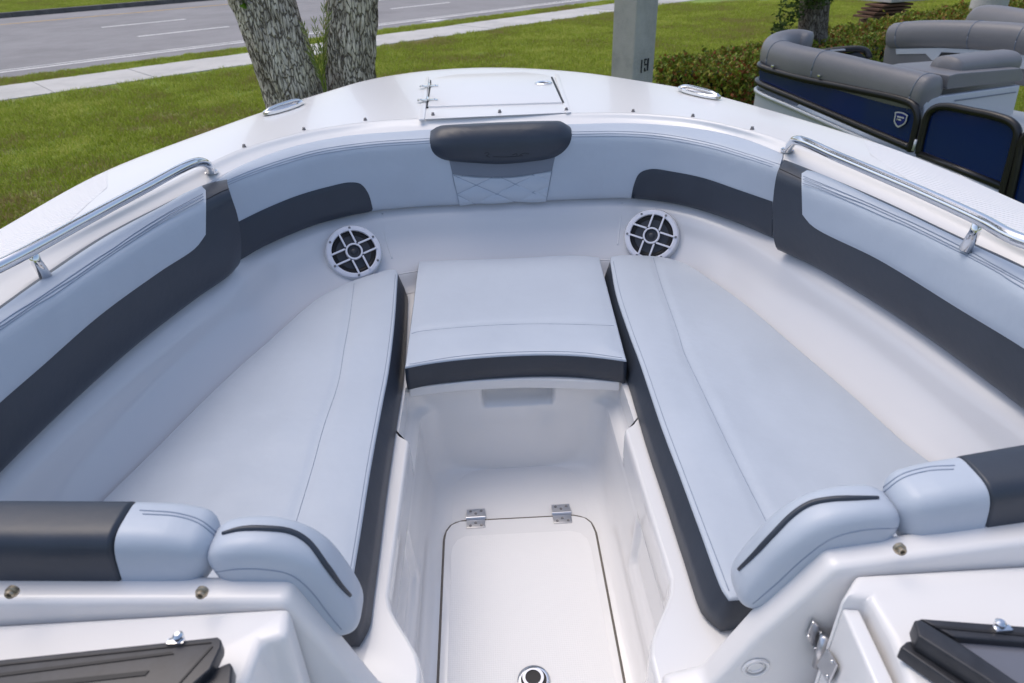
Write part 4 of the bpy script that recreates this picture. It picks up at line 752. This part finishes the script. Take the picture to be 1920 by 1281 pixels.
c3, O3, P3, N3, TC3, M3 = cushion('seat_cushion', 'short pale filler cushion with curved charcoal front between the benches', [(list(cr(cf, 50)), DRK), ([cf[-1], cb_[0]], DRK), (list(cr(cb_, 40)), VIN), ([cb_[-1], cf[0]], DRK)], .326, CT, VIN, wr=.002, dips=([(767, 627), (785, 622), (810, 619), (890, 612), (975, 608), (1060, 608), (1151, 611)],))
lines(c3, O3, TC3, [[(767, 627), (785, 622), (810, 619), (890, 612), (975, 608), (1060, 608), (1151, 611)], [(768, 683), (862, 668), (975, 660), (1087, 661), (1166, 671)]], VINS)
# white base under the filler cushion
bs = zz([(767, 728), (832, 720), (975, 711), (1121, 715), (1162, 716)], .3255); bs = list(cr(bs, 40))+[np.array([.27, 2.05, .3255]), np.array([-.27, 2.05, .3255])]
hang(MB().prism(bs, (0, 0, -.030)).build('seat_lip', GELW, bevel=.004))
# step blocks at the walk-through
for s, pts in ((1, [(1285, 1160), (1325, 1155), (1400, 1150), (1320, 1250), (1300, 1235)]), (-1, [(676, 1195), (738, 1192), (740, 1230), (735, 1300), (690, 1300)])):
    q = zz(pts, .30); hang(MB().prism(q if s < 0 else q[::-1], (0, 0, -.25)).build('step_block', GELW, bevel=.012))
# ================================================================== PONTOON BOAT to starboard
PZ = .15
pa = atz(1414, 122, PZ); pb = atz(1885, 222, PZ); pd = (pb-pa)/np.linalg.norm(pb-pa); pn = np.array([-pd[1], pd[0], 0.]); pn = pn if pn[0] > 0 else -pn      # pd aft along the fence, pn inboard
pont = empty('pontoon_boat', tuple(np.r_[(pa+pb)[:2]/2, GZ])); tag(pont, 'pontoon boat with navy panels, black frames and grey seats', 'boat'); PO = np.array(pont.location)
def hp_(o, par=pont):
    if par is pont: o.parent = pont; o.matrix_parent_inverse = Matrix.Translation(-Vector(PO))
    else: o.parent = par
    return o
def ff(x, y, off=0.): return atpl(x, y, pa+pn*off, pn)             # pixel -> fence plane, off metres inboard
def onf(s, z, off=0.): q = pa+pd*s+pn*off; return np.array([q[0], q[1], z])
def fs(x, y): q = ff(x, y); return float(np.dot((q-pa)[:2], pd[:2])), float(q[2])
def rail(name, P, r, mat=BFR, par=pont, k=10): return hp_(tube(name, P, r, mat, k=k), par)
# long front panel: frame with rounded aft corner, curving round the bow at its far end
curl = [onf(.10, PZ, .55), onf(-.02, PZ, .30), onf(-.02, PZ, .10), onf(.10, PZ, .0)]
topl = curl+[ff(1440, 130), ff(1500, 146), ff(1600, 167), ff(1690, 187), ff(1712, 197), ff(1721, 215), ff(1713, 260), ff(1706, 284)]
rail('fence_rail', cr(topl, 90), .030)
s0, z0 = fs(1430, 157); botl = [onf(.10, z0-.01, .55), onf(-.02, z0-.01, .30), onf(-.02, z0, .10), ff(1424, 156), ff(1500, 189), ff(1600, 232), ff(1706, 277)]
rail('fence_rail', cr(botl, 70), .030)
rail('deck_rail', cr([p+np.array([0, 0, -.085]) for p in botl], 70), .024, PALE)
tt = cr([(1424, 130, 0), (1440, 133, 0), (1500, 149, 0), (1600, 170, 0), (1690, 190, 0), (1709, 200, 0), (1717, 216, 0)], 60); bb = cr([(1424, 156, 0), (1440, 163, 0), (1500, 189, 0), (1600, 232, 0), (1690, 270, 0), (1703, 276, 0), (1707, 278, 0)], 60)
hp_(loft('navy_panel', [np.array([ff(*(tt[i, :2]*(1-t)+bb[i, :2]*t), .012) for i in range(60)]) for t in np.linspace(0, 1, 6)], NAVY))
cu = cr(curl, 20); cub = cr(botl[:4], 20); hp_(loft('navy_panel', [cu+pn*.012, cub+pn*.012], NAVY))
# gate
gp = [(1722, 288), (1730, 250), (1742, 212), (1756, 202), (1776, 200), (1820, 208), (1870, 219), (1897, 230), (1908, 246), (1900, 285), (1884, 345), (1874, 385)]
gate = rail('gate', cr([ff(*p) for p in gp], 90), .028); gate['label'] = 'navy gate with black frame and rounded corners'
rail('gate_rail', [ff(1722, 288), ff(1884, 352)], .026, par=gate); rail('gate_rail', [ff(1724, 300), ff(1880, 366)], .03, PALE, par=gate)
gi = [(1728, 285), (1738, 235), (1752, 208), (1776, 205), (1820, 212), (1870, 223), (1892, 233), (1901, 249), (1894, 290), (1881, 348)]; hp_(mesh('gate_panel', [ff(*p, .01) for p in gi], [tuple(range(len(gi)))], NAVY, smooth=False), gate)
rail('hinge_rod', [ff(1718, 262, -.03), ff(1712, 283, -.03)], .011, PALE, par=gate)
hp_(MB().prism([ff(1818, 203, -.01), ff(1860, 212, -.01), ff(1860, 215, -.01), ff(1818, 206, -.01)], np.array([0, 0, .006])+pn*.03).build('sticker', pbr('pale_sticker', (.62, .58, .56), .5), smooth=False), gate)
g2 = [(1888, 395), (1905, 320), (1921, 258), (1935, 250), (2050, 285)]; rail('fence_rail', cr([ff(*p) for p in g2], 50), .028)
hp_(mesh('navy_panel', [ff(*p, .012) for p in [(1895, 385), (1908, 320), (1924, 262), (1940, 256), (2060, 290), (2060, 460)]], [tuple(range(6))], NAVY, smooth=False))
# shield badge
def badge(pts, name, mat, off, par): return hp_(MB().prism([ff(*p, off) for p in pts], pn*.004).build(name, mat, smooth=False), par)
b_ = lambda q: [(1640+x/18.3, 190+y/18.3) for x, y in q]
sh = b_([(690, 375), (760, 358), (860, 362), (960, 385), (1060, 430), (1140, 490), (1110, 560), (1085, 690), (1030, 780), (930, 850), (800, 905), (735, 860), (680, 770), (652, 690), (665, 590), (690, 480)])
BSL = pbr('badge_silver', (.62, .63, .66), .3, .3)
bd = badge(sh, 'shield_badge', BSL, -.006, pont); cs = np.mean(sh, 0); badge([tuple(cs+(np.array(p)-cs)*.80) for p in sh], 'badge_field', pbr('badge_blue', (.008, .016, .16), .25, coat=.5), -.0085, bd)
badge(b_([(775, 505), (830, 510), (1005, 555), (1000, 605), (870, 575), (770, 550)]), 'badge_bar', BSL, -.010, bd); badge(b_([(795, 610), (850, 600), (905, 635), (895, 675), (830, 660), (790, 640)]), 'badge_bar', BSL, -.010, bd)
badge(b_([(760, 575), (800, 585), (780, 640), (740, 670)]), 'badge_bar', STL, -.010, bd)
# hull side, deck and floats
aft = 5.2
fa = cr([p+np.array([0, 0, -.11]) for p in botl], 60); fb = fa.copy(); fb[:, 2] = np.minimum(fa[:, 2]-.12, -.36); hp_(loft('side_skirt', [fa, fb], PWHT))
q0 = onf(2.2, 0, .0); hp_(MB().prism([onf(-.0, -.30, .15), onf(2.6, -.30, .02), onf(aft, -.30, .02), onf(aft, -.30, 2.3), onf(-.0, -.30, 2.2)], (0, 0, -.07)).build('deck', PALE, smooth=False))
for o in (.38, 1.95): hp_(tube('float', [onf(.0, -.66, o), onf(.35, -.68, o), onf(aft, -.68, o)], [.05, .31, .31], PALE, k=28))
# ---- front lounge: rolled backrest following the fence round the bow
def roll(name, P, hw, hh, mat, lab=None, n=80, k=36, ex=2.5, r0=.05, r1=.05, par=pont, seam=()):
    P = cr(P, n); s = np.r_[0, np.cumsum(np.linalg.norm(np.diff(P, axis=0), axis=1))]; L_ = s[-1]; T = np.gradient(P, axis=0); T /= np.linalg.norm(T, axis=1)[:, None]; V = []
    for i in range(n):
        H = np.cross(T[i], [0, 0, 1.]); H /= np.linalg.norm(H)+1e-9; U = np.cross(H, T[i]); U /= np.linalg.norm(U); f = 1
        for d, r in ((s[i], r0), (L_-s[i], r1)):
            if d < r: f = min(f, .4+.6*math.sqrt(max(0, 1-((r-d)/r)**2)))
        for a in range(k):
            t = 2*math.pi*a/k; c, sn = math.cos(t), math.sin(t); V.append(P[i]+H*hw*f*np.sign(c)*abs(c)**(2/ex)+U*hh*f*np.sign(sn)*abs(sn)**(2/ex))
    F = [(i*k+a, i*k+(a+1) % k, (i+1)*k+(a+1) % k, (i+1)*k+a) for i in range(n-1) for a in range(k)]+[tuple(range(k)), tuple(range((n-1)*k, n*k))]
    o = hp_(mesh(name, V, F, mat), par); kk = np.array(V).reshape(n, k, 3)
    for fr_ in seam:
        i = int(fr_*(n-1)); c_ = kk[i].mean(0); Q = c_+(kk[i]-c_)*1.004; sm_ = tube('seam', np.vstack([Q, Q[:1]]), .005, GRYV, k=5); sm_.parent = o
    if lab: o['label'] = lab
    return o
e = lambda x, y, off: ff(x, y, off)
fr = roll('lounge_backrest', [e(1518, 92, .70), e(1492, 86, .62), e(1462, 91, .42), e(1452, 103, .22), e(1490, 118, .12), e(1560, 134, .12), e(1640, 155, .12), e(1700, 170, .12), e(1750, 183, .13)], .13, .155, PVIN, 'grey rolled backrest curving round the pontoon bow', n=120, seam=(.31, .55, .965))
for (x, y) in ((1449, 124), (1536, 142)): hp_(MB().box(ff(x, y, -.02), .03, .03, .02, None, .006).build('cleat', CHR), fr)
# ---- cross bench (faces the bow): plane square to the fence at the lounge's aft end
bp0 = ff(1745, 195, .12)
def bb_(x, y, off=0.): return atpl(x, y, bp0+pd*off, pd)
bench = hp_(MB().prism([bb_(*p) for p in [(1733, 200), (1740, 186), (1764, 181), (1913, 160), (1899, 216), (1800, 232), (1728, 238)]], -pd*.05).build('bench_panel', PWHT, bevel=.01)); bench['label'] = 'pale grey bench side panel of the pontoon boat'
hp_(MB().prism([bb_(*p, .004) for p in [(1790, 188), (1905, 172), (1904, 174), (1790, 190.5)]], pd*.003).build('panel_groove', GRYV, smooth=False), bench)
hp_(MB().prism([bb_(*p) for p in [(1775, 165), (1781, 142), (1795, 138), (1915, 128), (1919, 140), (1917, 152), (1850, 159), (1776, 168)]], -pd*.55).build('seat_pad', PVIN, bevel=.03), bench)['label'] = 'grey bench seat pad'
cp = [bb_(x, y, -.22) for x, y in [(1768, 131), (1830, 123), (1888, 117)]]; roll('arm_pillow', cp, .14, .10, PVIN, 'grey half round pillow on the bench', n=40, r0=.03, r1=.03, par=bench).matrix_parent_inverse = Matrix.Identity(4)
hp_(MB().prism([bb_(*p, -.35) for p in [(1700, 146), (1770, 134), (1900, 124), (1900, 180), (1740, 190)]], pd*.02).build('lounge_seat', PVIN, bevel=.01), fr)
# ---- far lounge on the other side
fo = 1.75
def fl2(x, y, o=0.): return atpl(x, y, pa+pn*(fo+o), pn)
bk = [(1652, 128), (1656, 95), (1664, 62), (1675, 48), (1700, 43), (1800, 41), (1900, 47), (1990, 58), (1990, 170), (1800, 150), (1690, 132)]
far = hp_(MB().prism([fl2(*p) for p in bk], pn*.16).build('far_backrest', PVIN, bevel=.035)); far['label'] = 'grey curved backrest of the far pontoon lounge'
ft = [(1679, 92), (1760, 90), (1850, 94), (1920, 103), (1990, 116), (1990, 140), (1905, 128), (1895, 112), (1870, 107), (1825, 106), (1808, 111), (1800, 100), (1765, 98), (1754, 114), (1747, 113), (1735, 101), (1680, 102)]
hp_(MB().prism([fl2(*p, -.012) for p in ft], pn*.01).build('white_trim', pbr('white_trim', (.62, .64, .68), .4), bevel=.003), far)
hp_(MB().prism([fl2(*p, -.016) for p in [(1758, 113), (1762, 103), (1770, 99), (1795, 100), (1803, 104), (1805, 112), (1770, 122), (1756, 124)]], pn*.012).build('cup_recess', BLK, bevel=.003), far)
roll('far_headrest', [fl2(1672, 68, .06), fl2(1720, 64, .05), fl2(1820, 66, .05), fl2(1920, 74, .05), fl2(2000, 86, .05)], .12, .125, PVIN, 'thick grey headrest roll of the far lounge', n=70, par=far, seam=(.09, .55, .8)).matrix_parent_inverse = Matrix.Identity(4)
roll('helm_seat', [fl2(1818, 52, 1.0), fl2(1850, 51, .95), fl2(1920, 64, .8), fl2(2010, 80, .7)], .14, .21, PVIN, 'grey seat back furthest behind on the pontoon boat', n=60, r0=.16)
hp_(MB().lathe(np.r_[fl2(1850, 40, 1.0)[:2], -.3], (0, 0, 1), [(.12, 0), (.06, .05), (.05, .45)], 20).build('seat_pedestal', PALE))
# black front gate rail glimpsed inside the bow
rail('bow_gate_rail', cr([e(1530, 100, 1.05), e(1545, 97, 1.1), e(1610, 92, 1.35), e(1625, 97, 1.4), e(1630, 110, 1.4)], 30), .032)
hp_(mesh('bow_gate_panel', [e(1535, 104, 1.1), e(1610, 97, 1.35), e(1628, 112, 1.4), e(1625, 135, 1.4), e(1545, 120, 1.1)], [(0, 1, 2, 3, 4)], BFR, smooth=False))
hp_(MB().prism([e(1560, 94, 1.12), e(1585, 92, 1.22), e(1585, 95, 1.22), e(1560, 97, 1.12)], np.array([0, 0, .006])-pn*.03).build('sticker', pbr('white_sticker', (.6, .6, .62), .5), smooth=False))
